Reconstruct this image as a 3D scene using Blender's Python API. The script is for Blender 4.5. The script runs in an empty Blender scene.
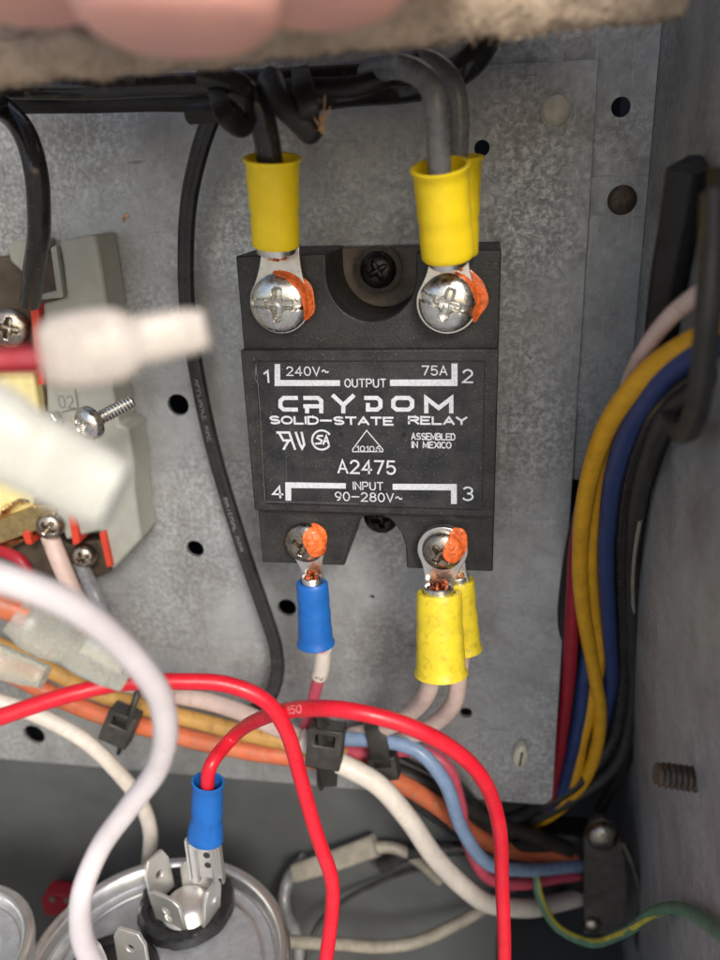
import bpy, bmesh, math, random
from mathutils import Vector, Matrix, noise
random.seed(4)
S = 0.001                      # everything below is written in millimetres
sc = bpy.context.scene
COL = sc.collection

# ------------------------------------------------------------------ camera
YAW, PITCH, ROLL = (math.radians(a) for a in (9.69, -20.71, 2.14))
CAMP = Vector((20.9, -156.56, 42.64))
RM = Matrix.Rotation(YAW, 3, 'Z') @ Matrix.Rotation(PITCH, 3, 'X') @ Matrix.Rotation(ROLL, 3, 'Y')
cd = bpy.data.cameras.new('camera'); cam = bpy.data.objects.new('camera', cd); COL.objects.link(cam)
cam.matrix_world = Matrix.Translation(CAMP * S) @ (RM @ Matrix.Rotation(math.pi / 2, 3, 'X')).to_4x4()
cd.sensor_fit = 'VERTICAL'; cd.sensor_height = 24.0; cd.sensor_width = 18.0; cd.lens = 20.0
cd.clip_start = 0.005; cd.clip_end = 50.0
cd.dof.use_dof = True; cd.dof.focus_distance = 0.140; cd.dof.aperture_fstop = 9.5; cd.dof.aperture_blades = 0
sc.camera = cam

# ------------------------------------------------------------------ light
w = bpy.data.worlds.new("World"); sc.world = w; w.use_nodes = True
nt = w.node_tree; bg = nt.nodes['Background']
sky = nt.nodes.new('ShaderNodeTexSky'); sky.sky_type = 'NISHITA'; sky.sun_disc = False
SUN = Vector((0.42, -0.85, 0.62)).normalized()      # towards the sun
sky.sun_elevation = math.asin(SUN.z); sky.sun_rotation = math.atan2(SUN.x, SUN.y)
sky.air_density = 1.0; sky.dust_density = 2.5; sky.ozone_density = 1.0
nt.links.new(sky.outputs[0], bg.inputs[0]); bg.inputs[1].default_value = 0.10
sd = bpy.data.lights.new('sun', 'SUN'); so = bpy.data.objects.new('sun', sd); COL.objects.link(so)
sd.energy = 1.4; sd.angle = math.radians(14); sd.color = (1.0, 0.96, 0.90)
so.rotation_euler = SUN.to_track_quat('Z', 'Y').to_euler(); so.location = SUN * 1.5
sc.view_settings.view_transform = 'Standard'; sc.view_settings.look = 'None'
sc.view_settings.gamma = 1.0; sc.view_settings.use_curve_mapping = False
sc.view_settings.exposure = 0.95
sc.cycles.max_bounces = 10; sc.cycles.transmission_bounces = 8

# ------------------------------------------------------------------ pixel -> place
FWD = RM @ Vector((0, 1, 0)); RIGHT = RM @ Vector((1, 0, 0)); UP = RM @ Vector((0, 0, 1))
def ray(px, py): return RM @ Vector(((px - 360) / 800, 1, (480 - py) / 800))
def H(px, py, h):            # on the plane h mm in front of the mounting plate
    v = ray(px, py); return CAMP + v * ((-h - CAMP.y) / v.y)
def D(px, py, d): return CAMP + ray(px, py) * d
def AZ(px, py, z):
    v = ray(px, py); return CAMP + v * ((z - CAMP.z) / v.z)
def AX(px, py, x):
    v = ray(px, py); return CAMP + v * ((x - CAMP.x) / v.x)
def dep(p): return (p - CAMP).dot(FWD)

# ------------------------------------------------------------------ materials
def mat(name, col, rough=0.5, metal=0.0, var=0.12, vscale=0.35, bump=0.15, bscale=1.2, dust=0.0, dustcol=(0.45, 0.42, 0.37),
        dirt=0.0, dirtcol=(0.06, 0.045, 0.03), dirtscale=0.12, sss=0.0, trans=0.0, coat=0.0, spec=0.5, ior=1.45, rvar=0.12, film=None):
    m = bpy.data.materials.new(name); m.use_nodes = True
    n = m.node_tree.nodes; l = m.node_tree.links; b = n['Principled BSDF']
    tc = n.new('ShaderNodeTexCoord'); mp = n.new('ShaderNodeMapping'); mp.inputs['Scale'].default_value = (1000,) * 3
    l.new(tc.outputs['Object'], mp.inputs[0])
    def tex(sc_, det=4, ro=0.55, dist=0.0):
        t = n.new('ShaderNodeTexNoise'); t.inputs['Scale'].default_value = sc_; t.inputs['Detail'].default_value = det
        t.inputs['Roughness'].default_value = ro; t.inputs['Distortion'].default_value = dist
        l.new(mp.outputs[0], t.inputs['Vector']); return t.outputs[0]
    def ramp(src, a, c, lo=0.0, hi=1.0):
        r = n.new('ShaderNodeMapRange'); r.inputs[1].default_value = a; r.inputs[2].default_value = c
        r.inputs[3].default_value = lo; r.inputs[4].default_value = hi; l.new(src, r.inputs[0]); return r.outputs[0]
    def mix(fac, a, c):
        x = n.new('ShaderNodeMix'); x.data_type = 'RGBA'
        if hasattr(fac, 'is_linked') or isinstance(fac, bpy.types.NodeSocket): l.new(fac, x.inputs[0])
        else: x.inputs[0].default_value = fac
        for s_, v in ((6, a), (7, c)):
            if isinstance(v, bpy.types.NodeSocket): l.new(v, x.inputs[s_])
            else: x.inputs[s_].default_value = (*v, 1)
        return x.outputs[2]
    lo = tuple(c * (1 - var) for c in col); hi = tuple(min(1, c * (1 + var)) for c in col)
    c = mix(ramp(tex(vscale), 0.3, 0.7), lo, hi)
    if dirt > 0: c = mix(ramp(tex(dirtscale, 8, 0.65, 0.6), 0.62 - dirt * 0.3, 0.80 - dirt * 0.1, 0, min(1, 0.35 + dirt)), c, dirtcol)
    if dust > 0:
        d1 = ramp(tex(4.2, 3, 0.6), 0.72 - dust * 0.10, 0.77 - dust * 0.08, 0, 0.45)
        d2 = ramp(tex(0.25, 5, 0.6), 0.35, 0.75, 0, dust * 0.07)
        c = mix(d1, c, dustcol); c = mix(d2, c, dustcol)
    l.new(c, b.inputs['Base Color'])
    l.new(ramp(tex(vscale * 2.3, 6), 0.3, 0.7, max(0.03, rough - rvar), min(1, rough + rvar)), b.inputs['Roughness'])
    b.inputs['Metallic'].default_value = metal; b.inputs['IOR'].default_value = ior
    b.inputs['Specular IOR Level'].default_value = spec
    if sss: b.inputs['Subsurface Weight'].default_value = sss; b.inputs['Subsurface Radius'].default_value = (1, .6, .45); b.inputs['Subsurface Scale'].default_value = 0.002
    b.inputs['Transmission Weight'].default_value = trans; b.inputs['Coat Weight'].default_value = coat
    if bump:
        bn = n.new('ShaderNodeBump'); bn.inputs['Strength'].default_value = bump; bn.inputs['Distance'].default_value = 0.0003
        l.new(tex(bscale, 6, 0.6), bn.inputs['Height']); l.new(bn.outputs[0], b.inputs['Normal'])
    return m

def galvanised(name, base=0.40, grime=0.5, metal=0.55, contrast=1.0):
    m = bpy.data.materials.new(name); m.use_nodes = True
    n = m.node_tree.nodes; l = m.node_tree.links; b = n['Principled BSDF']
    tc = n.new('ShaderNodeTexCoord'); mp = n.new('ShaderNodeMapping'); mp.inputs['Scale'].default_value = (1000,) * 3
    l.new(tc.outputs['Object'], mp.inputs[0])
    def tex(s, det=3, ro=0.5, di=0.0, stretch=None):
        t = n.new('ShaderNodeTexNoise'); t.inputs['Scale'].default_value = s; t.inputs['Detail'].default_value = det
        t.inputs['Roughness'].default_value = ro; t.inputs['Distortion'].default_value = di
        src = mp.outputs[0]
        if stretch:
            m2 = n.new('ShaderNodeMapping'); m2.inputs['Scale'].default_value = stretch; l.new(src, m2.inputs[0]); src = m2.outputs[0]
        l.new(src, t.inputs['Vector']); return t.outputs[0]
    def rng(src, a, c, lo, hi, smooth=False):
        r = n.new('ShaderNodeMapRange'); r.inputs[1].default_value = a; r.inputs[2].default_value = c
        r.inputs[3].default_value = lo; r.inputs[4].default_value = hi; l.new(src, r.inputs[0])
        if smooth: r.interpolation_type = 'SMOOTHSTEP'
        return r.outputs[0]
    def mth(op, a, c):
        x = n.new('ShaderNodeMath'); x.operation = op
        for i, v in enumerate((a, c)):
            if isinstance(v, bpy.types.NodeSocket): l.new(v, x.inputs[i])
            else: x.inputs[i].default_value = v
        return x.outputs[0]
    fleck = tex(0.95, 5, 0.62, 0.5)                          # crystal flecks of the zinc
    vor = n.new('ShaderNodeTexVoronoi'); vor.inputs['Scale'].default_value = 0.9; vor.inputs['Randomness'].default_value = 1
    l.new(mp.outputs[0], vor.inputs['Vector'])
    sep = n.new('ShaderNodeSeparateColor'); l.new(vor.outputs['Color'], sep.inputs[0])
    big = tex(0.045, 4, 0.55, 0.4); mid = tex(0.22, 4, 0.6)
    val = mth('ADD', mth('MULTIPLY', rng(fleck, 0.40, 0.66, -0.06 * contrast, 0.15 * contrast, True), rng(tex(0.028, 3), 0.42, 0.60, 0.12, 1.0, True)), rng(sep.outputs[0], 0, 1, -0.022 * contrast, 0.022 * contrast))
    val = mth('ADD', val, rng(big, 0.3, 0.7, base - 0.08, base + 0.06))
    val = mth('ADD', val, rng(mid, 0.3, 0.7, -0.03, 0.03))
    cc = n.new('ShaderNodeCombineColor')
    l.new(mth('MULTIPLY', val, 0.96), cc.inputs[0]); l.new(val, cc.inputs[1]); l.new(mth('MULTIPLY', val, 1.02), cc.inputs[2])
    def mix(f, a, c):
        x = n.new('ShaderNodeMix'); x.data_type = 'RGBA'; l.new(f, x.inputs[0]); l.new(a, x.inputs[6])
        x.inputs[7].default_value = (*c, 1); return x.outputs[2]
    c = mix(rng(tex(0.06, 6, 0.62, 0.8), 0.44, 0.72, 0, grime, True), cc.outputs[0], (0.20, 0.175, 0.15))
    c = mix(rng(tex(0.8, 6, 0.7, 0.3, (1, 1, 0.18)), 0.60, 0.76, 0, grime * 0.8, True), c, (0.10, 0.085, 0.07))
    c = mix(rng(tex(1.6, 3, 0.55, 0.2, (1, 1, 0.03)), 0.62, 0.72, 0, 0.55), c, (0.55, 0.55, 0.53))
    c = mix(rng(tex(1.2, 3, 0.5, 0.6, (.08, 1, 1)), 0.68, 0.72, 0, 0.5), c, (0.12, 0.11, 0.10))
    c = mix(rng(tex(3.0, 2, 0.5), 0.72, 0.76, 0, 0.7), c, (0.62, 0.60, 0.56))
    c = mix(rng(tex(2.1, 2, 0.5), 0.73, 0.77, 0, 0.8), c, (0.05, 0.04, 0.035))
    l.new(c, b.inputs['Base Color']); b.inputs['Metallic'].default_value = metal
    l.new(mth('ADD', rng(sep.outputs[1], 0, 1, 0.40, 0.54), rng(fleck, 0.4, 0.66, 0.08, -0.06)), b.inputs['Roughness'])
    bn = n.new('ShaderNodeBump'); bn.inputs['Strength'].default_value = 0.35; bn.inputs['Distance'].default_value = 0.00025
    l.new(mth('ADD', fleck, mth('MULTIPLY', tex(4, 4), 0.4)), bn.inputs['Height']); l.new(bn.outputs[0], b.inputs['Normal'])
    return m

M = {}
M['zinc'] = galvanised('galvanised_steel', 0.41, 0.45)
M['zinc_side'] = galvanised('galvanised_steel_dull', 0.38, 0.6, 0.4, 0.7)
M['zinc_dark'] = galvanised('galvanised_steel_dark', 0.10, 0.3, 0.3, 0.2)
M['sheet_dark'] = mat('dull_sheet_steel', (0.105, 0.112, 0.114), 0.42, 0.3, var=0.10, vscale=0.05, bump=0.08, bscale=0.5, dirt=0.25, dirtcol=(0.05, 0.05, 0.048), dirtscale=0.03, dust=0.35)  # shade below the plate is put into this darker steel colour
M['ground'] = mat('pale_concrete', (0.42, 0.41, 0.39), 0.85, vscale=0.002, bump=0)
M['relay'] = mat('relay_plastic', (0.015, 0.015, 0.016), 0.44, bump=0.35, bscale=2.2, dust=0.65, dustcol=(0.5, 0.46, 0.40), var=0.2)
M['relay_label'] = mat('label_plastic', (0.012, 0.013, 0.016), 0.38, bump=0.22, bscale=2.6, dust=0.85, dustcol=(0.5, 0.48, 0.44), var=0.15)
M['ink'] = mat('label_ink', (0.56, 0.58, 0.63), 0.55, var=0.15, vscale=2.5, bump=0.2, dirt=0.25, dirtcol=(0.25, 0.25, 0.25), dirtscale=1.5)
M['ink_dim'] = mat('cable_ink', (0.17, 0.175, 0.18), 0.5, var=0.3, vscale=2.0, bump=0)
M['ink_pale'] = mat('pale_cable_ink', (0.72, 0.30, 0.30), 0.5, var=0.3, vscale=2.0, bump=0)
M['ink_black'] = mat('black_cable_ink', (0.03, 0.03, 0.03), 0.5, bump=0)
M['alu'] = mat('aluminium', (0.55, 0.54, 0.52), 0.38, 1.0, bump=0.2, dirt=0.35, dirtcol=(0.18, 0.15, 0.12), dirtscale=0.3)
M['tin'] = mat('tinned_copper', (0.76, 0.75, 0.72), 0.30, 1.0, var=0.06, vscale=0.5, bump=0.06, bscale=0.5, rvar=0.06)
M['screw'] = mat('screw_steel', (0.66, 0.65, 0.61), 0.28, 1.0, var=0.14, vscale=0.7, bump=0.16, bscale=0.8, dirt=0.2, dirtcol=(0.30, 0.24, 0.15), dirtscale=0.5)
M['screw_dull'] = mat('dull_screw_steel', (0.36, 0.32, 0.27), 0.30, 1.0, var=0.2, vscale=0.8, bump=0.25, dirt=0.45, dirtscale=0.6)
M['screw_black'] = mat('black_screw', (0.035, 0.03, 0.028), 0.25, 0.6, bump=0.2)
M['recess'] = mat('recess_grime', (0.05, 0.045, 0.035), 0.5, 0.5)  # even dark tone for the flat discs that mark the spade dimples
M['orange'] = mat('orange_paint', (0.76, 0.14, 0.025), 0.34, var=0.35, vscale=1.0, bump=1.0, bscale=1.3, dirt=0.35, dirtcol=(0.38, 0.05, 0.015), dirtscale=0.9, coat=0.3)
M['yellow'] = mat('yellow_vinyl', (0.90, 0.66, 0.015), 0.42, var=0.05, bump=0.12, bscale=0.6, dirt=0.06, dirtcol=(0.45, 0.25, 0.01), sss=0.12)
M['yellow_dirty'] = mat('dirty_yellow_vinyl', (0.74, 0.58, 0.03), 0.42, var=0.10, bump=0.15, bscale=0.6, dirt=0.34, dirtcol=(0.18, 0.11, 0.02), dirtscale=0.6, sss=0.1)
M['blue'] = mat('blue_vinyl', (0.01, 0.115, 0.42), 0.40, var=0.12, bump=0.12, bscale=0.6, sss=0.1)
M['copper'] = mat('bare_copper', (0.80, 0.34, 0.18), 0.32, 1.0, var=0.25, vscale=1.5)
M['black'] = mat('black_rubber', (0.022, 0.021, 0.021), 0.22, var=0.3, bump=0.05, bscale=0.8, dust=0.30, rvar=0.08)
M['black_matte'] = mat('black_sleeve', (0.009, 0.008, 0.008), 0.48, var=0.3, bump=0.2, dust=0.22)
M['black_dusty'] = mat('dusty_black_plastic', (0.026, 0.024, 0.021), 0.45, var=0.3, bump=0.25, dust=0.4)
M['grey'] = mat('grey_cable', (0.17, 0.175, 0.185), 0.30, var=0.25, vscale=0.5, bump=0.15, dust=0.35, dirt=0.3)
M['red'] = mat('red_wire', (0.60, 0.008, 0.024), 0.36, var=0.10, dust=0.45, dustcol=(0.6, 0.35, 0.33), dirt=0.08, dirtcol=(0.30, 0.02, 0.02), dirtscale=0.3, bump=0.06, bscale=0.5, sss=0.05)
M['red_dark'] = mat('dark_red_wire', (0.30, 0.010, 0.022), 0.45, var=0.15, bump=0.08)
M['pink'] = mat('pink_wire', (0.55, 0.08, 0.13), 0.42, var=0.15, bump=0.08, sss=0.05)
M['white'] = mat('white_wire', (0.60, 0.555, 0.565), 0.36, var=0.05, bump=0.06, bscale=0.5, sss=0.1, dirt=0.05, dirtcol=(0.5, 0.38, 0.33))
M['white_old'] = mat('aged_white_wire', (0.60, 0.55, 0.49), 0.42, var=0.10, bump=0.1, dirt=0.16, dirtcol=(0.28, 0.2, 0.15), dirtscale=0.35)
M['white_pink'] = mat('pinkish_white_wire', (0.58, 0.44, 0.39), 0.42, var=0.10, bump=0.1, dirt=0.22, dirtcol=(0.22, 0.13, 0.1), dirtscale=0.4)
M['wire_yellow'] = mat('yellow_wire', (0.66, 0.34, 0.012), 0.40, var=0.12, bump=0.1, dirt=0.22, dirtcol=(0.2, 0.10, 0.01), dirtscale=0.8)
M['wire_blue'] = mat('dark_blue_wire', (0.018, 0.040, 0.14), 0.42, var=0.15, bump=0.1, dust=0.2)
M['wire_sky'] = mat('light_blue_wire', (0.20, 0.29, 0.44), 0.34, var=0.12, bump=0.1, dust=0.15)
M['wire_orange'] = mat('orange_wire', (0.56, 0.14, 0.06), 0.40, var=0.15, bump=0.1, dirt=0.45, dirtcol=(0.36, 0.22, 0.14), dirtscale=0.4)
M['wire_tan'] = mat('tan_wire', (0.48, 0.27, 0.075), 0.42, var=0.15, bump=0.1, dirt=0.3, dirtscale=0.4)
M['wire_green'] = mat('green_wire', (0.10, 0.21, 0.13), 0.40, var=0.2, bump=0.2, dirt=0.3, dirtscale=0.3)
M['stripe'] = mat('yellow_stripe', (0.50, 0.44, 0.05), 0.42, var=0.2, dirt=0.3)
M['contactor'] = mat('contactor_plastic', (0.33, 0.335, 0.295), 0.48, var=0.06, bump=0.08, dust=0.1, dirt=0.08, dirtcol=(0.25, 0.22, 0.17))
M['contactor_dark'] = mat('contactor_recess', (0.065, 0.048, 0.032), 0.55, var=0.3, bump=0.2)
M['brass'] = mat('brass', (0.72, 0.55, 0.26), 0.30, 1.0, var=0.15, bump=0.2, dirt=0.2, dirtcol=(0.25, 0.15, 0.06), dirtscale=0.4)
M['coil'] = mat('coil_tape', (0.78, 0.68, 0.32), 0.40, var=0.1, bump=0.15)
M['red_plastic'] = mat('red_plastic', (0.55, 0.05, 0.025), 0.42, var=0.08, bump=0.1)
M['nylon'] = mat('clear_nylon', (0.62, 0.62, 0.56), 0.28, var=0.05, bump=0.05, sss=0.0, trans=0.35, ior=1.25)
M['nylon_warm'] = mat('warm_clear_nylon', (0.66, 0.60, 0.54), 0.28, var=0.05, bump=0.05, sss=0.0, trans=0.4, ior=1.25)
M['nylon_dull'] = mat('dull_clear_nylon', (0.70, 0.71, 0.64), 0.26, var=0.08, vscale=0.15, bump=0.05, bscale=0.4, trans=0.75, ior=1.25)
M['bumper'] = mat('clear_rubber', (0.66, 0.63, 0.50), 0.28, var=0.10, bump=0.1, sss=0.3, coat=0.4)
M['dusty_floor'] = mat('dusty_plastic', (0.14, 0.115, 0.09), 0.6, var=0.35, vscale=0.3, bump=0.3, dust=0.5)
M['white_dim'] = mat('grimy_white_plastic', (0.24, 0.22, 0.18), 0.45, var=0.2, bump=0.15, dirt=0.3)  # white darkened in the colour for shade low in the cabinet, plus grime
M['rivet'] = mat('rusty_rivet', (0.085, 0.062, 0.045), 0.42, 0.45, var=0.3, vscale=0.8, bump=0.5, dirt=0.4, dirtcol=(0.10, 0.05, 0.025), dirtscale=0.7)
M['board'] = mat('fibre_board', (0.43, 0.34, 0.25), 0.85, var=0.25, vscale=0.22, bump=0.9, bscale=0.9, dirt=0.30, dirtcol=(0.10, 0.075, 0.05), dirtscale=0.12, dust=0.3)
M['can'] = mat('capacitor_can', (0.70, 0.70, 0.70), 0.36, 1.0, var=0.05, bump=0.08, bscale=0.5, dirt=0.10, dirtcol=(0.35, 0.34, 0.33), rvar=0.06)
M['can_top'] = mat('capacitor_top', (0.50, 0.52, 0.54), 0.50, 0.7, var=0.14, vscale=0.3, bump=0.6, bscale=2.2, dust=1.3, dustcol=(0.7, 0.7, 0.7))
M['pitch'] = mat('black_potting', (0.012, 0.012, 0.013), 0.35, var=0.3, bump=0.9, bscale=0.8, dust=0.4, dustcol=(0.4, 0.4, 0.4))
M['bracket'] = mat('bracket_steel', (0.11, 0.10, 0.09), 0.45, 0.5, var=0.25, bump=0.3, dirt=0.4, dirtcol=(0.05, 0.04, 0.03))
M['tab'] = mat('terminal_steel', (0.74, 0.73, 0.70), 0.40, 0.85, var=0.05, bump=0.05, bscale=0.5, rvar=0.05, dirt=0.05, dirtcol=(0.35, 0.3, 0.22), dirtscale=0.4)
M['label_blue'] = mat('blue_print', (0.015, 0.03, 0.28), 0.4)
M['skin'] = mat('skin', (0.86, 0.45, 0.37), 0.42, var=0.16, vscale=0.06, bump=0.3, bscale=1.2, sss=0.35, dirt=0.12, dirtcol=(0.62, 0.24, 0.20), dirtscale=0.05)
M['nail'] = mat('finger_nail', (0.72, 0.50, 0.44), 0.25, sss=0.2)
M['fibre'] = mat('frayed_fibre', (0.55, 0.36, 0.17), 0.6)

# ------------------------------------------------------------------ objects
ORI = {}
def tag(o, label, cat, group=None):
    o['label'] = label; o['category'] = cat
    if group: o['group'] = group
    return o
def thing(name, label, cat, base, group=None):
    o = bpy.data.objects.new(name, None); COL.objects.link(o); o.location = base * S
    o.empty_display_size = 0.002; ORI[o.name] = base.copy(); return tag(o, label, cat, group)
def obj(name, bm, m, parent=None, bevel=0, label=None, kind=None, sharp=35):
    bm.normal_update()
    if parent is not None: org = ORI[parent.name]
    else:
        vs = [v.co for v in bm.verts]
        org = Vector([(min(v[i] for v in vs) + max(v[i] for v in vs)) / 2 for i in range(3)])
        org.z = min(v.z for v in vs)
    for f in bm.faces: f.smooth = True
    cs = math.radians(sharp)
    for e in bm.edges:
        if len(e.link_faces) == 2 and e.calc_face_angle(0) > cs: e.smooth = False
    for v in bm.verts: v.co = (v.co - org) * S
    me = bpy.data.meshes.new(name); bm.to_mesh(me); bm.free()
    o = bpy.data.objects.new(name, me); COL.objects.link(o); me.materials.append(M[m])
    ORI[o.name] = org
    if parent is not None: o.parent = parent
    else: o.location = org * S
    if bevel:
        bv = o.modifiers.new('b', 'BEVEL'); bv.width = bevel * S; bv.segments = 2; bv.limit_method = 'ANGLE'; bv.angle_limit = math.radians(40)
        bv.use_clamp_overlap = True
    if label: o['label'] = label
    if kind: o['kind'] = kind
    return o
def BM(): return bmesh.new()

def catmull(pts, step=0.7):
    P = [Vector(p) for p in pts]; P = [P[0] * 2 - P[1]] + P + [P[-1] * 2 - P[-2]]; out = []
    for i in range(1, len(P) - 2):
        a, b, c, d = P[i - 1:i + 3]; n = max(2, int((c - b).length / step))
        # centripetal form
        t0 = 0; t1 = t0 + max(1e-4, (b - a).length ** .5); t2 = t1 + max(1e-4, (c - b).length ** .5); t3 = t2 + max(1e-4, (d - c).length ** .5)
        for k in range(n):
            t = t1 + (t2 - t1) * k / n
            A1 = a * ((t1 - t) / (t1 - t0)) + b * ((t - t0) / (t1 - t0)); A2 = b * ((t2 - t) / (t2 - t1)) + c * ((t - t1) / (t2 - t1))
            A3 = c * ((t3 - t) / (t3 - t2)) + d * ((t - t2) / (t3 - t2))
            B1 = A1 * ((t2 - t) / (t2 - t0)) + A2 * ((t - t0) / (t2 - t0)); B2 = A2 * ((t3 - t) / (t3 - t1)) + A3 * ((t - t1) / (t3 - t1))
            out.append(B1 * ((t2 - t) / (t2 - t1)) + B2 * ((t - t1) / (t2 - t1)))
    out.append(P[-2]); return out
def frames(C, up=None):
    T = [(C[min(i + 1, len(C) - 1)] - C[max(i - 1, 0)]).normalized() for i in range(len(C))]
    n = (up or (CAMP - C[0])); n = (n - T[0] * n.dot(T[0])).normalized(); out = []
    for t in T:
        n = (n - t * n.dot(t)).normalized(); out.append((t, n, t.cross(n)))
    return out
def sweep(bm, C, sec, up=None, caps=True, closed_sec=True, scale=None):
    """sec: list of (n, b) offsets, or a function of the fraction along the path returning one"""
    F = frames(C, up); rings = []
    for i, (c, (t, n, b)) in enumerate(zip(C, F)):
        fr = i / max(1, len(C) - 1); s_ = sec(fr) if callable(sec) else sec
        k = scale(fr) if scale else 1
        rings.append([bm.verts.new(c + n * (u * k) + b * (v * k)) for u, v in s_])
    m = len(rings[0])
    for a, c in zip(rings, rings[1:]):
        for j in range(m if closed_sec else m - 1):
            k = (j + 1) % m; bm.faces.new((a[j], a[k], c[k], c[j]))
    if caps:
        bm.faces.new(list(reversed(rings[0]))); bm.faces.new(rings[-1])
    return bm
def circ(r, n=18): return [(r * math.cos(2 * math.pi * k / n), r * math.sin(2 * math.pi * k / n)) for k in range(n)]
def rrect(w_, h_, r, n=4):
    out = []
    for cx, cy, a in ((w_ / 2 - r, h_ / 2 - r, 0), (-w_ / 2 + r, h_ / 2 - r, 90), (-w_ / 2 + r, -h_ / 2 + r, 180), (w_ / 2 - r, -h_ / 2 + r, 270)):
        for k in range(n + 1):
            t = math.radians(a + 90 * k / n); out.append((cx + r * math.cos(t), cy + r * math.sin(t)))
    return out
def tube(pts, r, n=18, bm=None, wob=0.0, raw=False):
    C = pts if raw else catmull(pts)
    bm = bm or BM()
    if wob:
        s0 = random.random() * 99
        C = [c + Vector((noise.noise(Vector((s0 + i * .06, k * 7, 0))) * wob for k in range(3))) for i, c in enumerate(C)]
    return sweep(bm, C, circ(r, n))
def wire_r(pts, wpx):          # radius giving wpx pixels of width on average along the path
    return sum(wpx / 2 * dep(p) / 800 for p in pts) / len(pts)
def wire(name, label, pts, wpx, m, cat='wire', group=None, parent=None, r=None, wob=0.12):
    pts = [Vector(p) for p in pts]; r = r or wire_r(pts, wpx)
    o = obj(name, tube(pts, r, wob=wob), m, parent)
    if parent is None: tag(o, label, cat, group)
    return o, r
def box(bm, c, sx, sy, sz, rot=None):
    r = bmesh.ops.create_cube(bm, size=1.0)
    for v in r['verts']:
        p = Vector((v.co.x * sx, v.co.y * sy, v.co.z * sz)); v.co = (rot @ p if rot else p) + c
    return bm
def basis(z, x=None):           # rotation matrix whose local z is z and local x near x
    z = z.normalized(); x = (x or Vector((1, 0, 0))); x = (x - z * x.dot(z)).normalized(); y = z.cross(x)
    return Matrix((x, y, z)).transposed()
def lathe(bm, prof, c, R=None, n=40, jit=0):
    rings = []
    for r, z in prof:
        if r < 1e-6: rings.append([bm.verts.new(c + (R @ Vector((0, 0, z)) if R else Vector((0, 0, z))))]); continue
        ring = []
        for k in range(n):
            a = 2 * math.pi * k / n; p = Vector((r * math.cos(a), r * math.sin(a), z))
            ring.append(bm.verts.new(c + (R @ p if R else p)))
        rings.append(ring)
    for a, b in zip(rings, rings[1:]):
        if len(a) == 1 and len(b) == 1: continue
        for k in range(n):
            j = (k + 1) % n
            if len(a) == 1: bm.faces.new((a[0], b[j], b[k]))
            elif len(b) == 1: bm.faces.new((a[k], a[j], b[0]))
            else: bm.faces.new((a[k], a[j], b[j], b[k]))
    return bm
def sheet(bm, outer, holes, y0, y1, horizontal=None):
    """plate in the XZ plane between depths y0 (front) and y1, with round or polygonal holes; points are (x, z)"""
    loops = [outer] + holes; fr = []; edges = []
    for lp in loops:
        vs = [bm.verts.new((x, y0, z)) for x, z in lp]; fr.append(vs)
        edges += [bm.edges.new((vs[i], vs[(i + 1) % len(vs)])) for i in range(len(vs))]
    g = bmesh.ops.triangle_fill(bm, use_beauty=True, use_dissolve=False, edges=edges)
    faces = [f for f in g['geom'] if isinstance(f, bmesh.types.BMFace)]
    back = {v: bm.verts.new((v.co.x, y1, v.co.z)) for vs in fr for v in vs}
    for f in faces: bm.faces.new([back[v] for v in reversed(f.verts)])
    for vs in fr:
        for i in range(len(vs)):
            a, b = vs[i], vs[(i + 1) % len(vs)]; bm.faces.new((a, b, back[b], back[a]))
    bmesh.ops.recalc_face_normals(bm, faces=bm.faces); return bm
def ring2(cx, cz, r, n=28): return [(cx + r * math.cos(2 * math.pi * k / n), cz + r * math.sin(2 * math.pi * k / n)) for k in range(n)]
def prism(bm, poly, y0, y1): return sheet(bm, poly, [], y0, y1)
def xz(p): return (p.x, p.z)
def pxpoly(pts, h): return [xz(H(x, y, h)) for x, y in pts]

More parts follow.
